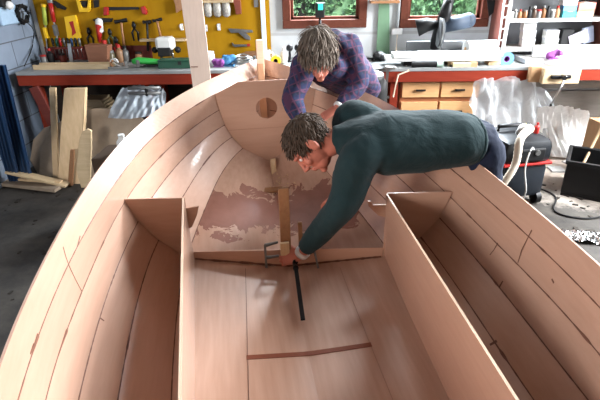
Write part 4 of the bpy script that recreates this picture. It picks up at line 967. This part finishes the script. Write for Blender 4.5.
# foam sheets, strongly lit
x0, x1 = ux(512, BY+.4, BZ), ux(598, BY+.3, BZ)
single(MB().box(((x0+x1)/2, BY+.30, BZ+.02), (x1-x0, .34, .04), Matrix.Rotation(R(3), 3, 'Z'), .004), 'foam_sheet', white, 'lower flat white foam sheet lying on the right end of the workbench', 'foam sheet', 'white foam sheets')
single(MB().box(((x0+x1)/2+.03, BY+.22, BZ+.09), (x1-x0-.12, .03, .10), Matrix.Rotation(R(-14), 3, 'X') @ Matrix.Rotation(R(2), 3, 'Z'), .004), 'foam_sheet', white, 'white foam sheet leaning upright behind the flat one', 'foam sheet', 'white foam sheets')
clut('purple_pouch', 'small purple cloth bundle above the bench vise', 'bundle', V((ux(553, BY+.1, BZ+.04), BY+.1, BZ+.045)), 'cloth', purple, None, .8)
# vise
vx0, vx1 = ux(542, BY-.12, .84), ux(579, BY-.12, .84); vc = V(((vx0+vx1)/2, BY-.06, .85)); t = thing('bench_vise', vc, 'wooden-jawed bench vise with a long steel handle on the right workbench', 'vise')
MB().box(vc+V((0, -.05, .0)), (vx1-vx0, .06, .13), None, .006).build('front_jaw', pine_flat, t); MB().box(vc+V((-.03, .02, .0)), (vx1-vx0+.10, .06, .13), None, .006).build('rear_jaw', card, t)
MB().box(vc+V((-.01, -.09, -.005)), (.16, .025, .03), None, .008).build('iron_plate', blacksteel, t); MB().cyl(vc+V((0, -.14, -.005)), vc+V((0, -.07, -.005)), .018).build('screw', blacksteel, t, smooth=2)
hb = aty(551, 105, BY-.2); ha = vc+V((.005, -.13, -.01)); MB().tube([ha+(ha-hb)*.1, hb], .008).build('handle', steel, t, smooth=True); MB().ball(hb, .013).build('handle_end', black, t, smooth=True)
# ------------------------------------------------------------------ wall shelf with bottles and tubs
SY = BY+.30; hx0, hx1 = 1.575, 2.50; z1, z2 = aty(550, 19, SY).z, aty(550, 46, SY).z
t = thing('shelf_unit', ((hx0+hx1)/2, SY+.15, BZ), 'white-fronted shelf unit full of pots on the right end of the back wall', 'shelf unit')
dm = plain('shelf_grey', (.45, .45, .43), .6)
for x in (hx0, hx1): MB().box((x, SY+.16, (BZ+1.95)/2), (.035, .32, 1.95-BZ)).build('side_panel', wood('shelf_side', (.13, .045, .035), (.18, .06, .045)), t)
MB().box((hx0+.02, SY-.008, (BZ+1.95)/2), (.03, .016, 1.95-BZ)).build('face_frame', white, t); MB().box((hx1, SY-.008, (BZ+1.95)/2), (.03, .016, 1.95-BZ)).build('face_frame', white, t)
for z in (z2-.02, z1, z1+.30): MB().box(((hx0+hx1)/2, SY+.15, z-.012), (hx1-hx0-.035, .30, .024)).build('shelf_board', dm, t)
MB().box(((hx0+hx1)/2, SY+.315, (BZ+1.95)/2), (hx1-hx0, .01, 1.95-BZ)).build('back_panel', plain('shelf_back', (.16, .17, .18), .7), t)
pals = [white, iron, oak, plain('amber', (.14, .06, .02), .3), black, plain('umber_glass', (.05, .03, .02), .3), iron, plain('amber', (.14, .06, .02), .3), black, iron, oak]
nms = ['white', 'grey', 'brown', 'amber', 'black', 'dark brown', 'pewter grey', 'light amber', 'short black', 'slate grey', 'rust brown']
for i in range(11):
    u = 510+i*4.6; k = 'bottle' if i % 3 else 'jar'; p = V((ux(u, SY+.09, z1), SY+.09, z1))
    clut('shelf_'+k, '%s %s on the top visible shelf, %s' % (nms[i], k, 'at the left end' if i == 0 else 'between its %s and %s neighbours' % (nms[i-1], nms[i+1]) if i < 10 else 'next to the blue cartons'), k, p, k, pals[i], [black, white, red, iron][i % 4], .50 if k == 'bottle' and i < 4 else .66)['group'] = 'jars and bottles on the top shelf'
def onS(u, z, d=.10): return V((ux(u, SY+d, z), SY+d, z))
c_ = clut('blue_carton', 'blue carton on the top shelf under the white one', 'carton', onS(567, z1+.028), 'carton', plain('mid_blue', (.10, .28, .5), .5), cyan, .8)
clut('cyan_carton', 'cyan carton at the bottom of the pile on the top shelf', 'carton', onS(567, z1), 'carton', cyan, white, .85) ; c_.location.z = z1+.052
clut('white_carton', 'white carton on the blue one on the top shelf', 'carton', onS(568, z1+.102), 'carton', white, orange, .85)
clut('orange_carton', 'orange carton topmost on the pile on the shelf', 'carton', onS(569, z1+.156), 'carton', orange, white, .8)
clut('tan_carton', 'tan carton at the right end of the top shelf', 'carton', onS(582, z1), 'carton', plain('tan', (.4, .22, .14), .6), card, 1.0)
clut('pink_carton', 'pink-red carton standing on the tan one at the shelf end', 'carton', onS(584, z1+.062), 'carton', plain('salmon', (.55, .16, .12), .6), white, 1.0)
for u, n_, lab in ((526, 3, 'left'), (549, 2, 'right')):
    for k in range(n_):
        nm = {3: ['bottom', 'middle', 'top'], 2: ['lower', 'upper']}[n_][k]
        clut('storage_tub', '%s white lidded tub in the %s stack on the lower shelf' % (nm, lab), 'tub', onS(u+k*.8, z2-.02+k*.0715, .12), 'box', white, plain('tub_lid', (.55, .56, .62), .5), .70)['group'] = 'white tubs on the lower shelf'
single(MB().box(onS(566, z2)+V((0, .05, .06)), (.10, .1, .13), None, .003), 'dark_box', black, 'dark upright box right of the white tubs on the lower shelf', 'box')
single(MB().box(onS(577, z2)+V((0, 0, .05)), (.16, .02, .10), Matrix.Rotation(R(-24), 3, 'Y')), 'grey_folder', plain('lilac_grey', (.42, .38, .45), .6), 'tilted lilac grey folder on the lower shelf', 'folder')
single(MB().box(onS(586, z2, .15)+V((0, 0, .07)), (.09, .02, .14), Matrix.Rotation(R(-15), 3, 'Y')), 'blue_folder', plain('pale_blue_folder', (.40, .45, .58), .6), 'pale blue folder leaning at the right end of the lower shelf', 'folder')
on([(487, 0), (497, 0), (494, 12), (489, 17)], .05, 'hanging_bag', black, 'black bag hanging on the wall left of the shelf unit', 'bag', y=WY)
lt = aty(496, 45, WY-.35); 
t = thing('slotted_rail', V((1.53, BY+.12, BZ)), 'narrow white slotted rail standing at the left edge of the shelf unit', 'rail')
la, lb = aty(504, 46, SY-.08), aty(511, -4, SY-.02)
for dx in (0, .055): MB().tube([la+V((dx-.05, 0, -.0)), lb+V((dx-.05, 0, 0))], .008).build('rail', white, t, smooth=True)
for q_ in (.12, .35, .58, .81):
    p = la+(lb-la)*q_; MB().tube([p+V((-.05, 0, 0)), p+V((.005, 0, 0))], .006).build('rung', white, t, smooth=True)
# ------------------------------------------------------------------ plastic sheeting under the right bench
def sheet(P, Q, nu, nv, seed, amp, name, label, sag=.0):
    """cloth between an upper polyline P and a lower polyline Q (same count)"""
    rnd = random.Random(seed); fr = [(rnd.uniform(3, 16), rnd.uniform(0, 6), rnd.uniform(-7, 7)) for _ in range(6)]; rows = []
    def ip(L_, t_):
        x = t_*(len(L_)-1); i = min(int(x), len(L_)-2); return L_[i].lerp(L_[i+1], x-i)
    for j in range(nv+1):
        v = j/nv; row = []
        for i in range(nu+1):
            u = i/nu; p = ip(P, u).lerp(ip(Q, u), v); w_ = sum(abs(math.sin(f*u*2+ph+g*v))-.6 for f, ph, g in fr)/6
            row.append(p+V((w_*amp*.5, -w_*amp*1.6*(.25+v)-sag*math.sin(math.pi*v), w_*amp*.6)))
        rows.append(row)
    o = MB().grid(rows).build(name, plastic, None, smooth=True); return tag(o, label, 'plastic sheet')
sheet([V((ux(476, BY-.03, .8), BY-.03, .80)), V((ux(505, BY-.03, .82), BY-.03, .82)), V((ux(532, BY-.05, .80), BY-.05, .80)), V((ux(546, BY-.1, .74), BY-.1, .70))],
      [atz(470, 122, .45), atz(500, 152, .12), atz(545, 152, .06), atz(575, 146, .06)], 60, 34, 3, .12, 'plastic_sheet', 'crumpled clear plastic sheet draped from the right bench behind the vacuum cleaner', -.05)
sheet([V((ux(538, BY-.1, .58), BY-.1, .58)), V((ux(562, BY-.12, .60), BY-.12, .60)), V((ux(588, BY-.1, .52), BY-.1, .54))], [atz(545, 156, .03), atz(570, 158, .02), atz(597, 148, .02)], 50, 24, 8, .09, 'foil_sheet', 'pale plastic sheet heaped under the bench vise', -.10)
bpy.data.objects['foil_sheet'].data.materials[0] = plain('milky_sheet', (.88, .9, .9), .35, bump=.5)
structure(MB().box((-1.55, WY-.012, .42), (2.5, .02, .80)), 'under_bench_shade', wood('under_bench_shade_tone', (.03, .022, .018), (.05, .038, .03), (1.5, 12, 12), .8))  # dark panel added to stand in for the shade under the left bench
# wall panelling behind the right bench underside
for i, z in enumerate((.2, .46, .70)): pass
structure(MB().box((2.75, WY-.03, .42), (1.5, .03, .26)).box((2.75, WY-.035, .70), (1.5, .03, .24)).box((2.75, WY-.03, .14), (1.5, .03, .26)), 'trim_1', wood('grey_panel', (.22, .20, .18), (.32, .29, .26), (1.5, 12, 12), .7))
# ------------------------------------------------------------------ vacuum cleaner
vb = atz(508, 204, 0)+V((.03, .17, 0)); vq = Matrix.Rotation(R(12), 3, 'Z'); VT = lambda x, y_, z: vb+vq @ V((x, y_, z))
t = thing('vacuum_cleaner', vb, 'slate grey workshop vacuum cleaner with a red stripe and beige hose', 'vacuum cleaner', rz=0)
vbody = plain('slate_plastic', (.010, .013, .018), .45)
MB().box(VT(0, 0, .20), (.37, .40, .28), vq, .045).build('tank', vbody, t, smooth=2)
MB().box(VT(0, 0, .43), (.39, .42, .20), vq, .06).build('motor_head', plain('dark_slate', (.006, .0075, .010), .45), t, smooth=2)
MB().box(VT(0, -.004, .345), (.394, .424, .022), vq, .008).build('red_stripe', red, t)
MB().box(VT(.02, -.205, .42), (.20, .03, .10), vq, .012).build('control_panel', black, t); MB().cyl(VT(-.11, -.205, .44), VT(-.11, -.225, .44), .022).build('red_knob', red, t, smooth=2)
MB().cyl(VT(.05, -.215, .44), VT(.05, -.23, .44), .02).build('dial', iron, t, smooth=2)
MB().limb([VT(-.12, .05, .52), VT(-.12, .05, .57), VT(.12, .05, .57), VT(.12, .05, .52)], [.016]*4, 10).build('carry_handle', black, t, smooth=True)
for x, y_ in ((-.17, .15), (.17, .15), (-.15, -.17), (.15, -.17)):
    MB().cyl(VT(x-.02, y_, .05), VT(x+.02, y_, .05), .05, n=20).build('wheel', black, t, smooth=2)
hz_ = plain('beige_hose', (.62, .56, .46), .5, bump=.3)
hp_ = [VT(.0, -.06, .56), VT(.0, -.15, .60), aty(521, 138, vb.y-.29), aty(517, 158, vb.y-.31), aty(510, 174, vb.y-.33), aty(498, 190, vb.y-.33), aty(484, 205, vb.y-.33)]
mb = MB(); ln = smoothline(hp_, 60); mb.loft(ln, [.026+.0025*(i % 2) for i in range(len(ln))], 12, up=(.3, .8, .5)); mb.build('hose', hz_, t, smooth=True)
MB().limb([VT(.0, -.05, .535), VT(.0, -.07, .58), VT(.0, -.14, .60)], [.036, .036, .032], 12).build('hose_elbow', white, t, smooth=True)
mb = MB(); mb.tube(smoothline([VT(.02, -.21, .46), aty(531, 150, vb.y-.25), aty(525, 170, vb.y-.26), aty(526, 190, vb.y-.24), aty(520, 204, vb.y-.2)], 30), .006, 6); mb.build('cord', white, t, smooth=True)
p = VT(.06, .0, .531); clut('yellow_fitting', 'yellow nozzle lying on top of the vacuum cleaner', 'nozzle', p, 'bottle', yellowp, yellowp, .42)
p = VT(.12, -.06, .531); clut('red_fitting', 'red bottle standing on top of the vacuum cleaner', 'bottle', p, 'bottle', red, red, .55)
# ------------------------------------------------------------------ black crate, carton, foil, debris
cb_ = atz(566, 200, 0)+V((.33, .13, 0)); cq = Matrix.Rotation(R(-28), 3, 'Z'); CT = lambda x, y_, z: cb_+cq @ V((x, y_, z))
t = thing('black_crate', cb_, 'black plastic crate standing on the floor right of the vacuum cleaner', 'crate')
MB().box(CT(0, 0, .012), (.56, .38, .024), cq).build('crate_bottom', black, t)
for sx_, sy_, d in ((0, -.185, (.56, .014, .27)), (0, .185, (.56, .014, .27)), (-.275, 0, (.014, .36, .27)), (.275, 0, (.014, .36, .27))): MB().box(CT(sx_, sy_, .16), d, cq, .003).build('crate_wall', black, t)
for sx_, sy_, d in ((0, -.195, (.59, .025, .03)), (0, .195, (.59, .025, .03)), (-.285, 0, (.025, .37, .03)), (.285, 0, (.025, .37, .03))): MB().box(CT(sx_, sy_, .285), d, cq, .004).build('crate_rim', black, t)
a = CT(-.20, .05, .03); single(MB().tube([a, a+V((.30, .25, .62))], .012), 'broom_stick', pine, 'thin pale stick poking out of the black crate', 'stick')
bx = aty(590, 140, 3.86); t = thing('cardboard_box', V((bx.x+.23, 3.93, 0)), 'brown cardboard box at the right edge behind the black crate', 'box')
bt = aty(592, 124, 3.86).z; bx.x += .06; MB().box((bx.x+.17, 3.94, bt/2), (.34, .24, bt), Matrix.Rotation(R(6), 3, 'Z'), .003).build('carton_body', card, t); MB().box((bx.x+.17, 3.80, bt+.03), (.33, .10, .006), Matrix.Rotation(R(6), 3, 'Z') @ Matrix.Rotation(R(-30), 3, 'X')).build('flap', card, t)
fc = atz(583, 239, 0); mb = MB(); rnd = random.Random(2); rows = []
for j in range(11): rows.append([fc+V(((i-16)*.012, (j-5)*.014+(i-16)*-.002, .008+rnd.random()*.03)) for i in range(33)])
mb.grid(rows); single(mb, 'foil_strip', plain('crumpled_foil', (.6, .6, .6), .25, 1), 'crumpled silver foil strip on the floor beyond the starboard gunwale', 'foil')
rnd = random.Random(12); mb = MB()
for _ in range(260):
    if rnd.random() < .7: x, y_ = rnd.uniform(1.1, 3.2), rnd.uniform(2.2, 4.0)
    else: x, y_ = rnd.uniform(-2.6, -1.3), rnd.uniform(1.4, 3.6)
    s_ = rnd.uniform(.006, .03); a = rnd.uniform(0, 6.28); mb.box((x, y_, .002+s_*.1), (s_*2, s_, s_*.2+.002), Matrix.Rotation(a, 3, 'Z'))
single(mb, 'floor_litter', plain('litter_dark', (.03, .025, .02), .9, var=.6), 'dark chips and scraps littering the workshop floor', 'litter', kind='stuff')
mb = MB(); mb.tube(smoothline([VT(.2, .1, .03), VT(.32, .05, .008), VT(.35, -.15, .008), VT(.2, -.35, .008), VT(.35, -.5, .008), VT(.6, -.45, .008)], 40), .007, 6)
single(mb, 'floor_cable', black, 'black cable snaking over the floor beside the vacuum cleaner', 'cable')
for i, (u, v, w_, lab) in enumerate(((556, 170, .12, 'white scrap on the floor just behind the vacuum cleaner'), (575, 163, .20, 'white scrap on the floor under the bench vise'), (596, 176, .15, 'white scrap on the floor behind the black crate'))):
    p = atz(u, v, 0); single(MB().box(p+V((0, 0, .008)), (w_, .12, .014), Matrix.Rotation(R(20*i), 3, 'Z')), 'white_scrap', white, lab, 'scrap', 'white scraps on the floor')
# ------------------------------------------------------------------ left side floor: offcuts, planks, bag
def lean(px, y, th, name, m, label, cat, group=None, back=.10):
    """board outline at depth y, its top leaning back"""
    v0, v1 = min(v for u, v in px), max(v for u, v in px)
    P = [aty(u, v, y+back*(v1-v)/(v1-v0)) for u, v in px]; P = [V((p.x, p.y, max(p.z, .005) if v < v1-3 else .005)) for p, (u, v) in zip(P, px)]
    return single(MB().prism(P, (0, th, 0)), name, m, label, cat, group, bev=.003)
lean([(40, 181), (40, 150), (52, 128), (70, 114), (95, 108.5), (118, 109), (140, 117), (152, 126), (152, 150), (120, 178)], 3.86, .012, 'curved_offcut', board_grey, 'big half-round grey plywood offcut standing behind the left planks', 'offcut')
lean([(30, 160), (33, 140), (44, 128), (50, 126), (50, 172), (38, 175)], 3.92, .012, 'curved_offcut', board_grey, 'smaller curved offcut behind the thin upright stick', 'offcut')
lean([(49, 88), (55, 88), (57.5, 178), (52, 178)], 3.76, .03, 'upright_stick', pine, 'thin pale stick standing upright at the left end of the offcuts', 'stick', back=.22)
lean([(64, 89), (85, 88.5), (84, 120), (79, 182), (57, 182), (60, 140)], 3.70, .05, 'thick_plank', pine, 'thick pale plank leaning upright on the left', 'plank', back=.2)
lean([(70, 150), (74, 150), (72, 184), (67, 184)], 3.66, .02, 'orange_batten', oak, 'narrow orange-brown batten in front of the thick plank', 'batten', back=.05)
lean([(79, 140), (82, 132), (87, 129), (91, 131), (91, 150), (88, 180), (80, 183), (76, 170)], 3.62, .025, 'rounded_offcut', pine_flat, 'tan round-topped offcut leaning on the thick plank', 'offcut', back=.05)
p = aty(122, 140, 3.1); t = thing('white_jug', p+V((0, 0, -.09)), 'small white plastic jug peeking up behind the port sheer', 'jug')
MB().lathe(p+V((0, 0, -.09)), [(.001, 0), (.04, 0), (.042, .02), (.04, .08), (.022, .105), (.02, .115), (.001, .115)], 18).build('jug_body', white, t, smooth=2); MB().lathe(p+V((0, 0, .025)), [(.001, 0), (.022, 0), (.022, .016), (.001, .018)], 14).build('cap', white, t, smooth=2)
jz = p.z-.092
single(MB().box((p.x-.02, 3.12, jz/2), (.34, .3, jz), None, .01), 'dark_wooden_box', plain('dark_box_wood', (.045, .026, .015), .8), 'dark open wooden box on the floor behind the port gunwale', 'box')
# board pile on the floor
for i, (pa, pb_, w_, h_, m_, lab) in enumerate((((8, 172, .16), (68, 186, .02), .09, .02, pine_flat, 'long pale plank lying tilted on the floor at far left'), ((0, 183, .01), (60, 190, .01), .12, .03, board_grey, 'grey plank lying flat on the floor under the tilted one'), ((20, 180, .06), (62, 183, .05), .05, .02, pine, 'short pale batten on top of the floor planks'))):
    a, b = atz(*pa), atz(*pb_); d = b-a; q = d.to_track_quat('X', 'Z').to_matrix()
    single(MB().box((a+b)/2+V((0, 0, h_/2+.002)), (d.length, w_, h_), q, .002), 'floor_plank', m_, lab, 'plank', 'planks on the floor at left')
p = atz(68, 186, 0)
# thin boards stacked on the lower shelf
for k in range(4):
    x0, x1 = ux(84, BY+.22, .34), ux(112-k*1.5, BY+.22, .34)
    single(MB().box(((x0+x1)/2, BY+.30, .514+k*.024), (x1-x0, .22, .022), Matrix.Rotation(R(k*2-3), 3, 'Z'), .002), 'stacked_board', pine_flat, '%s pale board in the little stack under the left workbench' % ['bottom', 'second lowest', 'third lowest', 'topmost'][k], 'board', 'boards stacked under the left workbench')
single(MB().box(((ux(84, BY+.22, .34)+ux(112, BY+.22, .34))/2, BY+.30, .372), (.26, .22, .26), None, .01), 'storage_crate', darkred, 'dark crate holding the stacked pale boards under the left bench', 'crate')
sheet([aty(122, 88, BY+.02), aty(140, 85, BY+.05), aty(160, 86, BY+.05), aty(166, 92, BY+.02)], [aty(108, 118, BY-.25), aty(130, 119, BY-.35), aty(150, 116, BY-.35), aty(168, 112, BY-.2)], 40, 20, 5, .07, 'plastic_bag', 'crumpled clear plastic bag hanging under the left workbench', .04)['category'] = 'plastic bag'
bpy.data.objects['plastic_bag'].data.materials[0] = plain('dusty_plastic', (.34, .38, .42), .45, bump=.7, alpha=.75)
c0 = aty(146, 88, BY-.10); t = thing('roller_stand', V((c0.x, c0.y, 0)), 'black metal stand with two grey bars in front of the clear bag', 'stand')
MB().tube([V((c0.x, c0.y, .02)), c0], .016).build('post', blacksteel, t, smooth=True)
for z in (0, -.045): MB().cyl(c0+V((-.16, 0, z)), c0+V((.12, 0, z)), .014).build('bar', iron, t, smooth=True)
MB().box((c0.x, c0.y, .015), (.3, .3, .02)).build('foot', blacksteel, t)
# blue sheets leaning on the left wall
for i, (u0, u1, ub0, ub1, y, lab) in enumerate(((-30, -7, 2, 21, 2.9, 'front dark blue sheet leaning on the left wall, nearest the camera'), (-16, 6, 14, 34, 3.15, 'rear dark blue sheet leaning on the left wall beside the floor planks'))):
    a, b = aty(u0, 65, y), aty(u1, 65, y); c_, d = atz(ub0, 183, .01), atz(ub1, 183, .01)
    mb = MB(); rows = []
    for j in range(2):
        row = []
        for q_ in range(25):
            x = q_/24; pa = a.lerp(b, x) if j else c_.lerp(d, x); pa.x = max(pa.x, LX+.03+.03*i); row.append(pa+V((0, -.012*(q_ % 4 in (1, 2)), 0)))
        rows.append(row)
    t = mb.grid(rows).build('blue_sheet', navy, None, solid=.006); tag(t, lab, 'sheet', 'blue sheets on the left wall')
# cables and cloth on the left wall
def onw(u, v, d=.03): return atx(u, v, LX+d)
p = onw(22, 14, .05); t = thing('cable_coil', p, 'tangle of black cable hanging on the left wall', 'cable'); rnd = random.Random(6)
mb = MB()
for k in range(7): mb.tube([p+V((rnd.uniform(-.01, .03), (.07+.02*rnd.random())*math.cos(a), (.06+.02*rnd.random())*math.sin(a)+.01*math.sin(3*a+k))) for a in np.linspace(0, 6.0, 18)], .008, 6)
mb.build('coil', black, t, smooth=True); MB().tube(smoothline([p+V((0, 0, -.05)), p+V((.01, .1, -.15)), onw(33, 40, .02), onw(32, 48, .02), V((LX+.06, BY+.2, BZ+.02))], 20), .005, 6).build('cord', black, t, smooth=True)
t = single(MB().box(onw(8, 15, .025), (.03, .26, .16), None, .012), 'blue_cloth', plain('faded_blue_cloth', (.30, .42, .55), .8, bump=.5), 'faded blue cloth hanging on the left wall', 'cloth')
t = thing('wall_fitting', onw(3, 3, .05), 'small dark fitting at the top of the left wall', 'fitting'); q_ = onw(3, 3, .05)
MB().box(q_, (.08, .14, .06), None, .01).build('mount', black, t); MB().ball(q_+V((.05, 0, -.02)), .035).build('knob', white, t, smooth=True)
# the tall plywood plank leaning in front of the left bench
a0, a1, b1, b0 = aty(181, 0, 4.06), aty(202, 0, 4.06), aty(212.5, 95, 3.98), aty(194, 95, 3.98)
dn = (b0-a0)/(b0.z-a0.z); lo0 = b0+dn*(.01-b0.z); dn1 = (b1-a1)/(b1.z-a1.z); lo1 = b1+dn1*(.01-b1.z); hi0 = a0+dn*(.35); hi1 = a1+dn1*(.35)
t = thing('tall_plank', (lo0+lo1)/2, 'tall bare plywood plank leaning against the left workbench', 'plank')
MB().prism([hi0, hi1, lo1, lo0], (0, .010, 0)).build('board', board_lt, t); m0, m1_ = aty(191, 66.4, 4.0), aty(198, 66.4, 4.0)
MB().prism([m0, m1_, m1_+V((0, 0, -.007)), m0+V((0, 0, -.007))], (0, -.004, 0)).build('pencil_mark', seam_m, t)
# ------------------------------------------------------------------ camera and light
cd = bpy.data.cameras.new('camera'); co = bpy.data.objects.new('camera', cd); COL.objects.link(co)
cd.sensor_width = 36; cd.lens = 36*F/600; cd.clip_start = .05
c, s = math.cos(ROLL), math.sin(ROLL)
r0 = Vector((1, 0, 0)); u0 = Vector((0, math.sin(PITCH), math.cos(PITCH))); f0 = Vector((0, math.cos(PITCH), -math.sin(PITCH)))
rr = rotz(-TH, r0*c + u0*s); uu = rotz(-TH, -r0*s + u0*c); ff = rotz(-TH, f0)
M = Matrix((rr, uu, -ff)).transposed().to_4x4(); M.translation = CAM; co.matrix_world = M
sc.camera = co
def area(name, loc, target, sx, sy, power, col=(1, 1, 1)):
    l = bpy.data.lights.new(name, 'AREA'); l.shape = 'RECTANGLE'; l.size = sx; l.size_y = sy; l.energy = power; l.color = col
    o = bpy.data.objects.new(name, l); COL.objects.link(o); o.location = loc
    o.rotation_euler = (Vector(target)-Vector(loc)).to_track_quat('-Z', 'Y').to_euler(); return o
area('doorway_daylight', (RX-.03, 2.95, 2.25), (-.6, 2.3, .7), 1.9, 2.2, 590, (.94, .97, 1))
area('rear_fill', (-2.5, -.9, 1.6), (.4, 2.2, .8), 1.0, .9, 95, (1, .97, .94))  # added fill lamp, no window there; lifts the bow bulkhead and starboard hull
area('window_daylight', (1.35, 5.6, 2.9), (-.1, 1.8, .6), 2.8, 1.3, 2500, (.84, .93, 1))
w = bpy.data.worlds.new('world'); sc.world = w; w.use_nodes = True
bg = w.node_tree.nodes['Background']; sky = w.node_tree.nodes.new('ShaderNodeTexSky'); sky.sky_type = 'HOSEK_WILKIE'; sky.turbidity = 6
sky.sun_direction = Vector((.6, .3, .6)).normalized()
w.node_tree.links.new(sky.outputs[0], bg.inputs[0]); bg.inputs[1].default_value = .3
sc.view_settings.view_transform = 'Standard'; sc.view_settings.look = 'None'; sc.view_settings.exposure = .35; sc.view_settings.gamma = 1; sc.view_settings.use_curve_mapping = False
